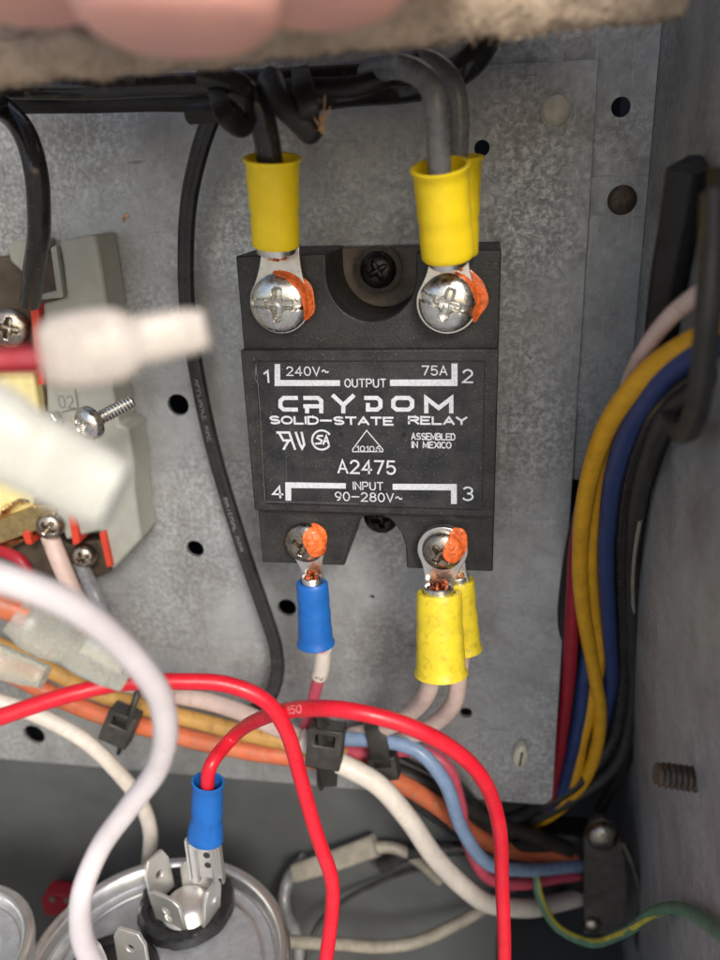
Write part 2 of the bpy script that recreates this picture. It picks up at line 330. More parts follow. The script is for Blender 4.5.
# ------------------------------------------------------------------ stroke lettering
def arc(cx, cy, rx, ry, a0, a1, n=10):
    return [(cx + rx * math.cos(math.radians(a0 + (a1 - a0) * k / n)), cy + ry * math.sin(math.radians(a0 + (a1 - a0) * k / n))) for k in range(n + 1)]
G = {                            # cell 4 wide, 6 tall
 'A': [[(0, 0), (2, 6), (4, 0)], [(.7, 2), (3.3, 2)]], 'B': [[(0, 0), (0, 6), (2.5, 6)] + arc(2.5, 4.6, 1.2, 1.4, 90, -90) + [(0, 3.2)], [(2.4, 3.2)] + arc(2.5, 1.6, 1.4, 1.6, 90, -90) + [(0, 0)]],
 'C': [arc(2.1, 3, 2, 3, 50, 310, 18)], 'D': [[(0, 0), (0, 6), (1.8, 6)] + arc(1.8, 3, 2.1, 3, 90, -90, 14) + [(0, 0)]],
 'E': [[(3.6, 6), (0, 6), (0, 0), (3.6, 0)], [(0, 3.1), (3, 3.1)]], 'I': [[(0, 0), (0, 6)]], 'L': [[(0, 6), (0, 0), (3.5, 0)]],
 'M': [[(0, 0), (0, 6), (2.2, 1.2), (4.4, 6), (4.4, 0)]], 'N': [[(0, 0), (0, 6), (3.8, 0), (3.8, 6)]], 'O': [arc(2.1, 3, 2.1, 3, 0, 360, 24)],
 'P': [[(0, 0), (0, 6), (2.4, 6)] + arc(2.4, 4.4, 1.4, 1.6, 90, -90) + [(0, 2.8)]], 'R': [[(0, 0), (0, 6), (2.4, 6)] + arc(2.4, 4.5, 1.4, 1.5, 90, -90) + [(0, 3)], [(2.1, 3), (3.9, 0)]],
 'S': [arc(2, 4.5, 1.75, 1.5, 35, 270, 12) + arc(2, 1.5, 1.85, 1.5, 90, -145, 12)], 'T': [[(0, 6), (4, 6)], [(2, 6), (2, 0)]],
 'U': [[(0, 6), (0, 2)] + arc(1.9, 2, 1.9, 2, 180, 360, 12) + [(3.8, 6)]], 'V': [[(0, 6), (2, 0), (4, 6)]], 'W': [[(0, 6), (1.3, 0), (2.6, 5.4), (3.9, 0), (5.2, 6)]],
 'X': [[(0, 0), (4, 6)], [(0, 6), (4, 0)]], 'Y': [[(0, 6), (2, 3.1), (4, 6)], [(2, 3.1), (2, 0)]], 'G': [arc(2.1, 3, 2, 3, 50, 330, 18) + [(4, 2.8), (2.4, 2.8)]],
 'H': [[(0, 0), (0, 6)], [(3.8, 0), (3.8, 6)], [(0, 3.1), (3.8, 3.1)]],
 '0': [arc(1.8, 3, 1.8, 3, 0, 360, 24)], '1': [[(0, 4.6), (1.4, 6), (1.4, 0)]], '2': [arc(1.8, 4.3, 1.7, 1.7, 165, -30, 12) + [(0, 0), (3.7, 0)]],
 '3': [arc(1.7, 4.5, 1.6, 1.5, 150, -90, 12), arc(1.7, 1.6, 1.8, 1.6, 88, -150, 12)], '4': [[(2.8, 0), (2.8, 6), (0, 1.8), (3.9, 1.8)]],
 '5': [[(3.3, 6), (.5, 6), (.3, 3.3)] + arc(1.7, 1.9, 1.8, 1.9, 125, -150, 14)], '6': [[(3.1, 5.8), (2.2, 5.9), (1.1, 5.0), (.35, 3.4)] + arc(1.8, 1.9, 1.7, 1.9, 165, 525, 20)], '7': [[(0, 6), (3.7, 6), (1.3, 0)]],
 '8': [arc(1.8, 4.6, 1.45, 1.4, 0, 360, 18), arc(1.8, 1.6, 1.8, 1.6, 0, 360, 18)], '9': [arc(1.8, 4.1, 1.7, 1.9, -20, 345, 20) + [(3.2, 2.3), (2.3, .6), (1.2, .05)]],
 '~': [[(0, 2.6)] + arc(1, 2.8, .9, .9, 170, 20, 6) + arc(2.7, 3, .9, .9, 200, 350, 6)], '-': [[(0, 3), (4.4, 3)]], ' ': []}
def gw(ch):
    if ch == ' ': return 3.0
    return max(x for s_ in G[ch] for x, y in s_)
def layout(text, x0, x1, y0, y1, gap=1.5):
    tot = sum(gw(c) for c in text) + gap * (len(text) - 1); kx = (x1 - x0) / tot; ky = (y1 - y0) / 6; X = 0; out = []
    for c in text:
        for s_ in G[c]: out.append([(x0 + (X + x) * kx, y0 + y * ky) for x, y in s_])
        X += gw(c) + gap
    return out
def ribbon(bm, pts, wd, place, lift, round_cap=True, half=None):
    """flat stroke of width wd along 2-D pts; place(u, v, lift) -> 3-D"""
    closed = len(pts) > 3 and (Vector(pts[0]) - Vector(pts[-1])).length < 1e-4
    P = [Vector(p) for p in pts]
    if closed: P = P[:-1]
    n = len(P); L = []; Rr = []
    hw = wd / 2
    for i, p in enumerate(P):
        a = P[i - 1] if (i > 0 or closed) else None; b = P[(i + 1) % n] if (i < n - 1 or closed) else None
        d1 = (p - a).normalized() if a is not None else None; d2 = (b - p).normalized() if b is not None else None
        if d1 is None: d1 = d2
        if d2 is None: d2 = d1
        q = p
        if not closed and i == 0 and round_cap: q = p - d1 * hw * .6
        if not closed and i == n - 1 and round_cap: q = p + d1 * hw * .6
        t = (d1 + d2); t = t.normalized() if t.length > .3 else d1
        nn = Vector((-t.y, t.x)); k = 1 / max(.45, nn.dot(Vector((-d1.y, d1.x))))
        L.append(bm.verts.new(place(*(q + nn * hw * k), lift))); Rr.append(bm.verts.new(place(*(q - nn * hw * k), lift)))
    for i in range(n if closed else n - 1):
        j = (i + 1) % n; bm.faces.new((Rr[i], Rr[j], L[j], L[i]))
def text_bm(strokes, wd, place, l0=0.0):
    bm = BM()
    for k, s_ in enumerate(strokes): ribbon(bm, s_, wd, place, l0 + 0.0025 * (k % 4))
    return bm
def cable_print(name, pts, r, s0, text, hgt, m, parent, wd=None, adv=1.0, flip=False):
    C = catmull(pts); acc = [0]
    for a, b in zip(C, C[1:]): acc.append(acc[-1] + (b - a).length)
    F = []
    for i, c in enumerate(C):
        t = (C[min(i + 1, len(C) - 1)] - C[max(i - 1, 0)]).normalized(); n_ = (CAMP - c); n_ = (n_ - t * n_.dot(t)).normalized(); F.append((t, n_, t.cross(n_)))
    def place(u, v, lift):
        i = 0
        while i < len(acc) - 2 and acc[i + 1] < u: i += 1
        f = (u - acc[i]) / max(1e-6, acc[i + 1] - acc[i]); c = C[i].lerp(C[i + 1], f)
        t, n_, b = F[i]; th = v / r
        if flip: th = -th
        return c + (n_ * math.cos(th) - b * math.sin(th)) * (r + .02 + lift)
    wdt = sum(gw(c) for c in text) + 1.5 * (len(text) - 1)
    st = layout(text, s0, s0 + wdt * hgt / 6 * adv, -hgt / 2, hgt / 2)
    st = [[p for a, b in zip(s_, s_[1:]) for p in (a, ((a[0] + b[0]) / 2, (a[1] + b[1]) / 2))] + [s_[-1]] for s_ in st]
    return obj(name, text_bm(st, wd or hgt * .15, place), m, parent)

# ================================================================== THE SETTING
PX0 = -150
mh = [(178, 405, 11.0), (195, 549, 9.0), (287, 608, 9.5), (466, 713, 6.0), (482, 148, 7.5), (34, 735, 11.5), (372, 597, 2.2), (400, 452, 3)]
holes = []
for x, y, rp in mh:
    p = H(x, y, 0); holes.append(ring2(p.x, p.z, rp * dep(p) / 800, 26))
zt = 60.0; zb = -100.0; xr = 37.9
outer = [(PX0, zb)] + [(xr - 3 + 3 * math.sin(a), zb + 3 - 3 * math.cos(a)) for a in [math.radians(k * 15) for k in range(7)]] + [(xr, zt), (-75, zt), (PX0, zt)]
t = thing('mounting_plate', 'grey galvanised steel plate with punched holes that carries the black relay', 'metal plate', Vector((-20, 0, zb)))
obj('plate', sheet(BM(), outer, holes, 0.0, 1.2), 'zinc', t, bevel=0.12)
# the cabinet's own back wall: above and right of the plate, and the recess below it
p = H(621, 107, -1.4); h1 = ring2(p.x, p.z, 9.5 * dep(p) / 800)
p2 = H(559, 58, -1.4)
ZC = -16.0
ow = [(xr - 5, ZC), (47.9, ZC - 2), (47.9, 120), (PX0, 120), (PX0, zt - 5), (xr - 5, zt - 5)]
o = obj('back_wall', sheet(BM(), ow, [h1], 1.5, 2.4), 'zinc', kind='structure')
WP = [(48.0, 126), (48.0, -8), (59.5, -108), (64, -176)]
bm = prism(BM(), WP + [(x + 1.2, z) for x, z in reversed(WP)], -82, 46); o = obj('side_wall', bm, 'zinc_side', kind='structure', sharp=20)
bm = BM(); box(bm, Vector((-121, -26, -20)), 1.2, 146, 310); obj('side_wall', bm, 'zinc_side', kind='structure')  # unseen left cabinet wall, added to keep skylight off the plate's left side
bm = BM(); box(bm, Vector((0, -800, -900)), 12000, 12000, 4); obj('ground', bm, 'ground', kind='structure')  # unseen pale ground, added to bounce light up into the cabinet
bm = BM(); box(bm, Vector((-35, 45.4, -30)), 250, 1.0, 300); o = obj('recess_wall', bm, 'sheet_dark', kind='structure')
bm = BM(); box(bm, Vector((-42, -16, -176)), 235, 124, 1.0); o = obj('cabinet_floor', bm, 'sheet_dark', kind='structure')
# folded strip of the back wall under the plate on the left
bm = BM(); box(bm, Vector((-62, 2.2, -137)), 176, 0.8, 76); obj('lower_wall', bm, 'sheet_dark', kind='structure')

# rivets, bumper, clip
def dome_prof(R, hgt, lip=0.0):
    pr = [(R, 0), (R, lip)]
    for k in range(1, 9):
        a = k / 8 * math.pi / 2; pr.append((R * math.cos(a) if k < 8 else 0, lip + hgt * math.sin(a)))
    return pr
NY = basis(Vector((0, -1, 0)), Vector((1, 0, 0)))
c = H(622, 200, -1.3); bm = lathe(BM(), dome_prof(2.55, .9, .35), c, NY)
for v in bm.verts: v.co += Vector((0, -noise.noise(v.co * 1.3) * .12, 0))
tag(obj('rivet', bm, 'rivet'), 'large dark rusty rivet head on the back wall right of the plate', 'rivet')
c = H(472, 195, 0)
c = H(556, 111, 0.05); t = thing('rubber_bumper', 'small round translucent rubber bumper on the plate near its top right corner', 'bumper', c)
obj('bumper_dome', lathe(BM(), dome_prof(2.45, 1.3, 2.0), c, NY), 'bumper', t)
obj('bumper_flange', lathe(BM(), [(2.65, 0), (2.65, .3), (2.3, .4), (0, .4)], c + Vector((0, -.02, 0)), NY), 'bumper', t)
c = H(520, 752, 0.1); bm = lathe(BM(), dome_prof(1.7, 1.2, 1.6), c, NY, 24)
for v in bm.verts: v.co.z = c.z + (v.co.z - c.z) * 2.0; v.co.x += (v.co.z - c.z) * .10
t = thing('plastic_clip', 'small oval tan plastic clip on the plate above its lower right corner', 'clip', c)
obj('clip_body', bm, 'bumper', t)
bm = BM(); box(bm, c + Vector((.1, -2.75, .2)), .5, .5, 4.0, Matrix.Rotation(.1, 3, 'Y')); obj('clip_rib', bm, 'rivet', t, bevel=.15)
# copper spatter on the plate
bm = BM(); c = H(125, 218, .1)
for k in range(6):
    q = c + Vector((random.uniform(-.6, .6), 0, random.uniform(-.6, .6))); lathe(bm, dome_prof(random.uniform(.2, .42), .25), q, NY, 9)
tag(obj('copper_speck', bm, 'copper'), 'tiny speck of copper stuck to the plate between the two black cables', 'metal speck')

# ================================================================== SCREWS
def screw_grid(R, hgt, rot, kind, base, N, X, nr=26, na=96, lift=0.0, region=None, seed=0):
    """dome with a cross recess (and a slot) cut in; base point, N outward normal, X local x"""
    Rb = basis(N, X); bm = BM(); rings = []
    def hf(x, y):
        r = math.hypot(x, y) / R
        z = hgt * (max(0, 1 - r ** 2.6)) ** .55
        u = x * math.cos(rot) + y * math.sin(rot); v = -x * math.sin(rot) + y * math.cos(rot)
        cut = 0
        def bar(a, b, L, w0, d):
            e = max(0, abs(b) - w0) / (.10 * R); f = max(0, abs(a) - L) / (.14 * R)
            k = max(0, 1 - math.hypot(e, f)); return d * k * k * (3 - 2 * k)
        cut = max(bar(u, v, .44 * R, .075 * R, hgt * .85), bar(v, u, .44 * R, .075 * R, hgt * .85))
        cut = max(cut, max(0, 1 - (math.hypot(u, v) / (.30 * R)) ** 2) * hgt * .95)
        if kind == 'slot': cut = max(cut, bar(u, v, 1.2 * R, .075 * R, hgt * .42))
        return z - cut
    if region is None:
        for i in range(nr + 1):
            r = R * (i / nr) ** .85
            if i == 0: rings.append([bm.verts.new(base + Rb @ Vector((0, 0, hf(0, 0))))]); continue
            rings.append([bm.verts.new(base + Rb @ Vector((r * math.cos(2 * math.pi * k / na), r * math.sin(2 * math.pi * k / na), hf(r * math.cos(2 * math.pi * k / na), r * math.sin(2 * math.pi * k / na)) if i < nr else 0))) for k in range(na)])
        rings.append([bm.verts.new(v.co - N * hgt * .55) for v in rings[-1]])
        for a, b in zip(rings, rings[1:]):
            for k in range(na):
                j = (k + 1) % na
                if len(a) == 1: bm.faces.new((a[0], b[k], b[j]))
                else: bm.faces.new((a[k], b[k], b[j], a[j]))
        bmesh.ops.recalc_face_normals(bm, faces=bm.faces); return bm
    # paint smeared over part of the head: a blobby patch following the dome and running off its rim
    if region[0] == 'e':
        _, ex, ey, rx, ry, er = region; rings = []
        for i in range(15):
            f = i / 14; ring = []
            for k in range(48):
                a = 2 * math.pi * k / 48; kk = 1 + .22 * noise.noise(Vector((math.cos(a) * 1.3, math.sin(a) * 1.3, seed)))
                p_, q_ = rx * f * math.cos(a) * kk, ry * f * math.sin(a) * kk
                x, y = (ex + p_ * math.cos(er) - q_ * math.sin(er)) * R, (ey + p_ * math.sin(er) + q_ * math.cos(er)) * R
                rr = math.hypot(x, y) / R
                z = hgt * (max(0, 1 - rr ** 2.6)) ** .55 if rr < 1 else -min(.7, (rr - 1) * R)
                z = max(z, -.3) + (1 - f ** 4) * (.15 + .22 * noise.noise(Vector((x * 1.5, y * 1.5, seed)))) - (.25 if f == 1 else 0)
                ring.append(bm.verts.new(base + Rb @ Vector((x, y, z))))
            rings.append(ring)
        for a, b in zip(rings, rings[1:]):
            for k in range(48): j = (k + 1) % 48; bm.faces.new((a[k], b[k], b[j], a[j]))
        bmesh.ops.remove_doubles(bm, verts=bm.verts, dist=.002); bmesh.ops.recalc_face_normals(bm, faces=bm.faces); return bm
    a0, a1, r0, r1 = region; n1, n2 = 44, 24; gv = []
    for i in range(n1 + 1):
        row = []
        fa = i / n1; a = math.radians(a0 + (a1 - a0) * fa)
        wob = noise.noise(Vector((fa * 4, seed, 0))) * .24
        ed = math.sin(math.pi * min(1, max(0, fa))) ** .45
        mid = (r0 + r1) / 2 + wob * .35; hw = (r1 - r0) / 2 * ed * (1 + wob)
        for j in range(n2 + 1):
            fb = j / n2 * 2 - 1; r = (mid + hw * fb) * R
            x, y = r * math.cos(a), r * math.sin(a)
            th = (1 - fb ** 4) * ed * (.13 + .16 * noise.noise(Vector((x * 1.4, y * 1.4, seed)))) * 1.2
            rr = r / R; z = hgt * (max(0, 1 - rr ** 2.6)) ** .55 if rr < 1 else -min(.7, (rr - 1) * R * 1.0)
            row.append(bm.verts.new(base + Rb @ Vector((x, y, z + th - .04))))
        gv.append(row)
    for a, b in zip(gv, gv[1:]):
        for j in range(n2): bm.faces.new((a[j], b[j], b[j + 1], a[j + 1]))
    bmesh.ops.remove_doubles(bm, verts=bm.verts, dist=.002); bmesh.ops.recalc_face_normals(bm, faces=bm.faces)
    g = bmesh.ops.solidify(bm, geom=bm.faces[:], thickness=.08); return bm

# ================================================================== RELAY
hW = 22.25; FT = 30.9; FB = -27.1
t = relay = thing('solid_state_relay', 'black rectangular solid-state relay with white lettering screwed to the plate', 'relay', Vector((0, 0, FB)))
bm = sheet(BM(), [(-hW + .4, FB + .3), (hW - .4, FB + .3), (hW - .4, FT - .3), (-hW + .4, FT - .3)],
           [ring2(0, 25.6, 2.6), ring2(0, -22.0, 2.4)], -3.0, -0.02)
obj('base_plate', bm, 'alu', t, bevel=.15)
nx, nz, nr_ = .9, 27.2, 7.6
top = [(hW, FT)] + [(nx + nr_, FT)] + [(nx + nr_ * math.cos(a), nz + nr_ * math.sin(a)) for a in [math.radians(-k * 7.5) for k in range(25)]] + [(nx - nr_, FT), (-hW, FT)]
b1 = [(-hW, FB), (-5.9, FB), (-4.6, -21.8), (-2.6, -17.5), (-1.6, -16.6), (1.6, -16.4), (3.4, -17.2), (5.2, -19.6), (6.0, -22.5), (6.1, FB), (hW, FB)]
bm = prism(BM(), b1 + top, -21.0, -3.02)
obj('body', bm, 'relay', t, bevel=.3)
# counterbore floor round the upper mounting screw
nq = [(nx + (nr_ - .06) * math.cos(a), nz + (nr_ - .06) * math.sin(a)) for a in [math.radians(-k * 7.5) for k in range(25)]]
bm = prism(BM(), [(nx + nr_ - .06, FT - .4)] + nq + [(nx - nr_ + .06, FT - .4)], -5.2, -3.02)
lathe_o = obj('mount_flange', bm, 'dusty_floor', t, bevel=.1)
cz0, cz1 = -15.17, 15.17
bm = prism(BM(), [(-hW, cz0), (hW, cz0), (hW, cz1), (-hW, cz1)], -23.0, -21.02)
cover = obj('cover', bm, 'relay', t, bevel=.28)
lab0 = H(258, 363, 23); lab1 = H(484, 362, 23); lab2 = H(482, 507, 23)
lx0, lx1, lz1, lz0 = -19.6, 19.9, 13.1, -13.6
bm = sheet(BM(), [(lx0 - .22, lz0 - .22), (lx1 + .22, lz0 - .22), (lx1 + .22, lz1 + .22), (lx0 - .22, lz1 + .22)], [[(lx0, lz0), (lx1, lz0), (lx1, lz1), (lx0, lz1)]], -23.09, -22.95)
obj('border_line', bm, 'screw_black', cover)
bm = prism(BM(), [(lx0, lz0), (lx1, lz0), (lx1, lz1), (lx0, lz1)], -23.07, -22.9)
lab = obj('label_panel', bm, 'relay_label', t)
LY = 23.085
def pl(u, v, lift): return Vector((u, -LY - lift, v))
def ltext(text, x0, x1, yb, yt, wd=1.25, name='lettering', gap=1.5):
    a = H(x0, yb, LY); b = H(x1, yb, LY); c_ = H((x0 + x1) / 2, yt, LY); d_ = H((x0 + x1) / 2, yb, LY)
    k = dep(a) / 800; hw = wd * k / 2
    return obj(name, text_bm(layout(text, a.x + hw, b.x - hw, d_.z + hw, c_.z - hw, gap), wd * k, pl), 'ink', lab)
def lpoly(name, polys):
    bm = BM()
    for i, q in enumerate(polys):
        vs = [H(x, y, LY) for x, y in q]; vs = [bm.verts.new((v.x, -LY - .0025 * (i % 3), v.z)) for v in vs]; bm.faces.new(vs)
    bmesh.ops.recalc_face_normals(bm, faces=bm.faces)
    return obj(name, bm, 'ink', lab)
ltext('1', 264, 269.5, 383.2, 370, 1.9); ltext('2', 462, 473.5, 383.2, 369, 1.9)
ltext('4', 272.5, 284, 498.5, 485.5, 1.9); ltext('3', 462, 473.5, 501, 486.5, 1.9)
ltext('240V~', 286.5, 329, 376, 366.4, 1.25); ltext('75A', 421.5, 447.5, 375.6, 365.6, 1.25)
ltext('OUTPUT', 344.5, 386.5, 387.6, 378.6, 1.25); ltext('INPUT', 353, 383.5, 490.3, 481.8, 1.15)
ltext('90-280V~', 335, 402.5, 501.8, 492.4, 1.2)
ltext('SOLID-STATE', 269.5, 394, 425, 416.2, 2.0, gap=1.1); ltext('RELAY', 408, 467.5, 425, 416.2, 2.0, gap=1.1)
ltext('ASSEMBLED', 411, 455.5, 440.2, 433, 1.25, gap=1.3); ltext('IN MEXICO', 411.5, 451.5, 448.4, 441.4, 1.25, gap=1.3)
ltext('A2475', 337.5, 396, 474.3, 460, 2.0)
ltext('10106', 356.5, 380.5, 451.8, 445.8, .95)
lpoly('bracket_mark', [[(274.6, 364), (280.2, 364), (280.2, 386), (274.6, 386)], [(280.2, 380), (340, 380.2), (340, 386), (280.2, 386)]])
lpoly('bracket_mark', [[(451.5, 363.5), (457.5, 363.5), (457.5, 386), (451.5, 386)], [(390, 379.6), (451.5, 379.4), (451.5, 386), (390, 386)]])
lpoly('bracket_mark', [[(285.2, 482.3), (291.2, 482.3), (291.2, 500.6), (285.6, 500.6)], [(291.2, 482.3), (345.8, 483.2), (345.8, 488.6), (291.2, 488)]])
lpoly('bracket_mark', [[(450.8, 484), (456.8, 484), (456.8, 504), (451, 504)], [(392.6, 483.8), (450.8, 484), (450.8, 490.4), (392.6, 489.8)]])
def P1(x, y): return H(220 + x / 2.4, 230 + y / 2.4, LY)
def lstroke(name, strokes, wpx):
    st = [[xz(P1(x, y)) for x, y in s_] for s_ in strokes]; return obj(name, text_bm(st, wpx / 2.4 * 136 / 800, pl), 'ink', lab)
lstroke('word_mark', [
 [(184, 403), (153, 403), (145, 410), (145, 424), (153, 431), (184, 431)],
 [(203, 403), (235, 403), (243, 410), (243, 437)], [(243, 423), (203, 423)], [(209, 423), (209, 437)],
 [(272, 398), (296, 420), (320, 398)], [(296, 420), (296, 437)],
 [(349, 403), (377, 403), (385, 410), (385, 424), (377, 431), (355, 431), (355, 418)],
 [(424, 403), (453, 403), (461, 410), (461, 424), (453, 431), (424, 431), (416, 424), (416, 410), (424, 403)],
 [(495, 437), (495, 404), (525, 427), (555, 404), (555, 437)]], 10.5)
lstroke('approval_mark', [[(137, 486), (166, 486), (180, 526)], [(143, 489), (152, 505), (172, 505)], [(164, 506), (153, 526)], [(182, 486), (192, 515), (197, 524), (202, 515), (196, 486)]], 6)
cxx, cyy = 244, 504
lstroke('approval_mark', [[(cxx + 23 * math.cos(math.radians(a)), cyy + 23 * math.sin(math.radians(a))) for a in range(38, 325, 13)],
                          [(246, 494), (236, 494), (233, 499), (244, 505), (242, 512), (229, 513)], [(248, 514), (255, 494), (261, 514)], [(249, 507), (260, 507)]], 5)
lstroke('triangle_mark', [[(352, 481), (391, 527), (390, 532), (319, 532), (318, 527), (352, 481)]], 2.6)
bm = BM()
for x, y in ((290, 490), (441, 491)): lathe(bm, [(0, .05), (.42, .05), (.42, 0)], P1(x, y), NY, 16)
obj('vent_dot', bm, 'screw_black', lab)
# scratches along the label's left edge
bm = BM()
for i, q in enumerate([[(86, 322), (95, 420), (103, 560), (108, 650)], [(86, 330), (84, 356), (92, 372)], [(158, 512), (160, 590), (163, 662)], [(110, 652), (200, 653), (330, 657)]]):
    ribbon(bm, [xz(P1(x, y)) for x, y in q], .05 if i != 2 else .025, pl, .01 + i * .002)
obj('scratch', bm, 'alu', lab)

TERM = {}
def relay_screw(px, py, h, R, hgt, rot, kind, m, region, lab_, seed):
    c = H(px, py, h)
    bm = screw_grid(R, hgt, rot, kind, c, Vector((0, -1, 0)), Vector((1, 0, 0)))
    s = obj('terminal_screw', bm, m, relay, label=lab_)
    bm = screw_grid(R, hgt, rot, kind, c, Vector((0, -1, 0)), Vector((1, 0, 0)), region=region, seed=seed)
    obj('paint_mark', bm, 'orange', s)
    return c
c1 = relay_screw(279.5, 303, 23.2, 5.0, 2.0, math.radians(-3), 'slot', 'screw', (100, -36, .82, 1.22), 'large cross-slot screw of terminal 1', 3)
c2 = relay_screw(447.5, 303, 24.2, 4.75, 2.0, math.radians(-17), 'slot', 'screw', (82, -38, .90, 1.36), 'large cross-slot screw of terminal 2', 8)
c3 = relay_screw(442.5, 551, 24.4, 3.75, 1.7, math.radians(48), 'cross', 'screw_dull', ('e', .62, .32, .60, .86, -.25), 'dull cross screw of terminal 3 with dirt', 5)
c4 = relay_screw(305.5, 543, 22.4, 4.0, 1.6, math.radians(68), 'cross', 'screw_dull', ('e', .50, .18, .52, .88, .15), 'cross screw of terminal 4 half covered in orange paint', 11)
# mounting screws
c = H(378, 270, 8)
s = obj('mount_screw', screw_grid(3.3, 1.5, .5, 'cross', c, Vector((0, -1, 0)), Vector((1, 0, 0))), 'screw_black', relay, label='black cross screw in the upper notch')
obj('washer', lathe(BM(), [(2, 0), (4.3, 0), (4.3, .8), (2, .8)], c + Vector((0, 1.2, 0)), NY), 'screw_black', s)
obj('screw_collar', lathe(BM(), [(0, 0), (3.3, 0), (3.3, 3.4), (0, 3.4)], c + Vector((0, 4.6, 0)), NY), 'screw_black', s)
c = H(381, 517, 7)
obj('mount_screw', screw_grid(3.6, 1.6, .2, 'cross', c, Vector((0, -1, 0)), Vector((1, 0, 0))), 'screw_black', relay, label='black cross screw in the lower notch')

# ================================================================== RING-TERMINAL CABLES
def sleeve_bm(a, b, w0, w1, lip=1.06, wall=.55, crimp=True, flare_a=True, flat=1.0):
    """hollow crimp sleeve from a (wire end, flared) to b (ring end); widths px -> mm"""
    r0 = w0 / 2 * dep(a) / 800; r1 = w1 / 2 * dep(b) / 800; ax = (b - a); L = ax.length; ax.normalize()
    R = basis(ax, Vector((1, 0, 0)))
    prof = [(r0 * .86, L * .25), (r0 * .92, .1), (r0 * lip - .2, 0), (r0 * lip + .1, .12), (r0 * lip + .1, .45), (r0 * 1.0, .9)]
    for k in range(1, 12):
        f = k / 12; r = r0 + (r1 - r0) * f
        if crimp: r -= .20 * math.exp(-((f - .60) / .045) ** 2) + .10 * math.exp(-((f - .30) / .05) ** 2)
        prof.append((r, 1.2 + (L - 1.2) * f))
    prof += [(r1, L - .3), (r1 - .2, L), (r1 * .74, L), (r1 * .70, L - 2.5), (0, L - 2.5)]
    bm = lathe(BM(), [(0, L * .25)] + prof, a, R, 48)
    for v in bm.verts:                      # slightly squashed by the crimping pliers, towards the ring
        q = R.transposed() @ (v.co - a); f = max(0, min(1, q.z / L))
        q.y *= (1 - .14 * f * f) * flat; q.x += .12 * noise.noise(v.co * .12 + Vector((w0, 0, 0)))
        v.co = a + R @ q
    bmesh.ops.recalc_face_normals(bm, faces=bm.faces); return bm
def tongue_bm(c, R, nb, wneck, y, th=.9):
    """ring tongue lying in the XZ plane round the screw c, neck running to nb"""
    ax = Vector((nb.x - c.x, 0, nb.z - c.z)); L = ax.length; ax.normalize(); sd = Vector((-ax.z, 0, ax.x))
    phi = math.acos(max(-1, min(1, (wneck / 2) / R))) if wneck / 2 < R else 0
    a0 = 58; pts = []
    for k in range(0, 41):
        a = math.radians(a0 + (360 - 2 * a0) * k / 40); pts.append(c + ax * (R * math.cos(a)) + sd * (R * math.sin(a)))
    # concave shoulders into the neck
    hn = wneck / 2
    x0, y0 = R * math.cos(math.radians(a0)), R * math.sin(math.radians(a0))
    def sh(s): return [c + ax * (x0 + (L - x0) * f) + sd * s * (hn + (y0 - hn) * (1 - f) ** 2.2) for f in (.2, .4, .6, .8, 1.0)]
    loop = pts + sh(-1) + list(reversed(sh(1)))
    return sheet(BM(), [(p.x, p.z) for p in loop], [ring2(c.x, c.z, R * .45)], y, y + th)
def strands(a, b, r, n=16):
    bm = BM(); ax = (b - a).normalized(); R = basis(ax)
    for k in range(n):
        t_ = random.random() * 6.28; q = math.sqrt(random.random()) * r * .8; off = R @ Vector((q * math.cos(t_), q * math.sin(t_), 0))
        tw = R @ Vector((q * math.cos(t_ + .5), q * math.sin(t_ + .5), 0))
        tube([a + off, (a + b) / 2 + (off + tw) / 2, b + tw - ax * random.random() * .6], .24, 8, bm, raw=False)
    return bm
def ring_cable(name, label, cat, wpts, wpx, wm, sa, sb, w0, w1, sm, c=None, R=None, neck=None, yt=None, group=None, wr=None, printm=None):
    t = thing(name, label, cat, wpts[0], group)
    j, r = wire('jacket', None, wpts, wpx, wm, parent=t, r=wr)
    obj('crimp_sleeve', sleeve_bm(sa, sb, w0, w1), sm, t, sharp=50)
    if c is not None:
        y = yt
        nb = sb + (c - sb) * .10
        nb2 = sb
        tg = obj('ring_tongue', tongue_bm(Vector((c.x, 0, c.z)), R, Vector((sb.x, 0, sb.z)) + (Vector((c.x, 0, c.z)) - Vector((sb.x, 0, sb.z))) * -.05, neck, y), 'tin', t, bevel=.12)
        ax = (sb - sa).normalized(); rb = neck / 2
        # open barrel end with the copper showing
        a_ = sb - ax * 2.5; b_ = sb + ax * 1.1
        Rb = basis(ax, Vector((1, 0, 0)))
        obj('barrel', lathe(BM(), [(rb * .8, 0), (rb, 0), (rb, 3.4), (rb * .93, 3.6), (rb * .8, 3.4), (rb * .8, 0)], a_, Rb, 32), 'tin', t)
        obj('copper_strands', strands(sb - ax * .9, sb + ax * 2.4 + Vector((0, -rb * .45, 0)), rb * .74, 30), 'copper', t)
    return t, r
sa, sb = H(272, 157, 28.6), H(276, 246, 25.6)
ring_cable('output_cable', 'thick black cable ending in a yellow ring terminal under the screw of terminal 1', 'cable',
           [H(205, 78, 30), H(240, 88, 32), H(258, 108, 32), H(266, 135, 30), H(271, 168, 28.6)], 27, 'black', sa, sb, 54, 48, 'yellow',
           c=c1, R=5.25, neck=6.4, yt=-22.9)
sa, sb = H(440, 165, 33), H(448, 257, 28.4)
ring_cable('output_cable', 'grey cable in front ending in a yellow ring terminal under the screw of terminal 2', 'cable',
           [H(310, 84, 12), H(360, 76, 20), H(406, 68, 31), H(431, 86, 34.5), H(437, 120, 34.5), H(440, 180, 32.8)], 23, 'grey', sa, sb, 56, 53, 'yellow',
           c=c2, R=5.1, neck=6.2, yt=-23.9)
sa, sb = H(455, 156, 25), H(454, 255, 23.4)
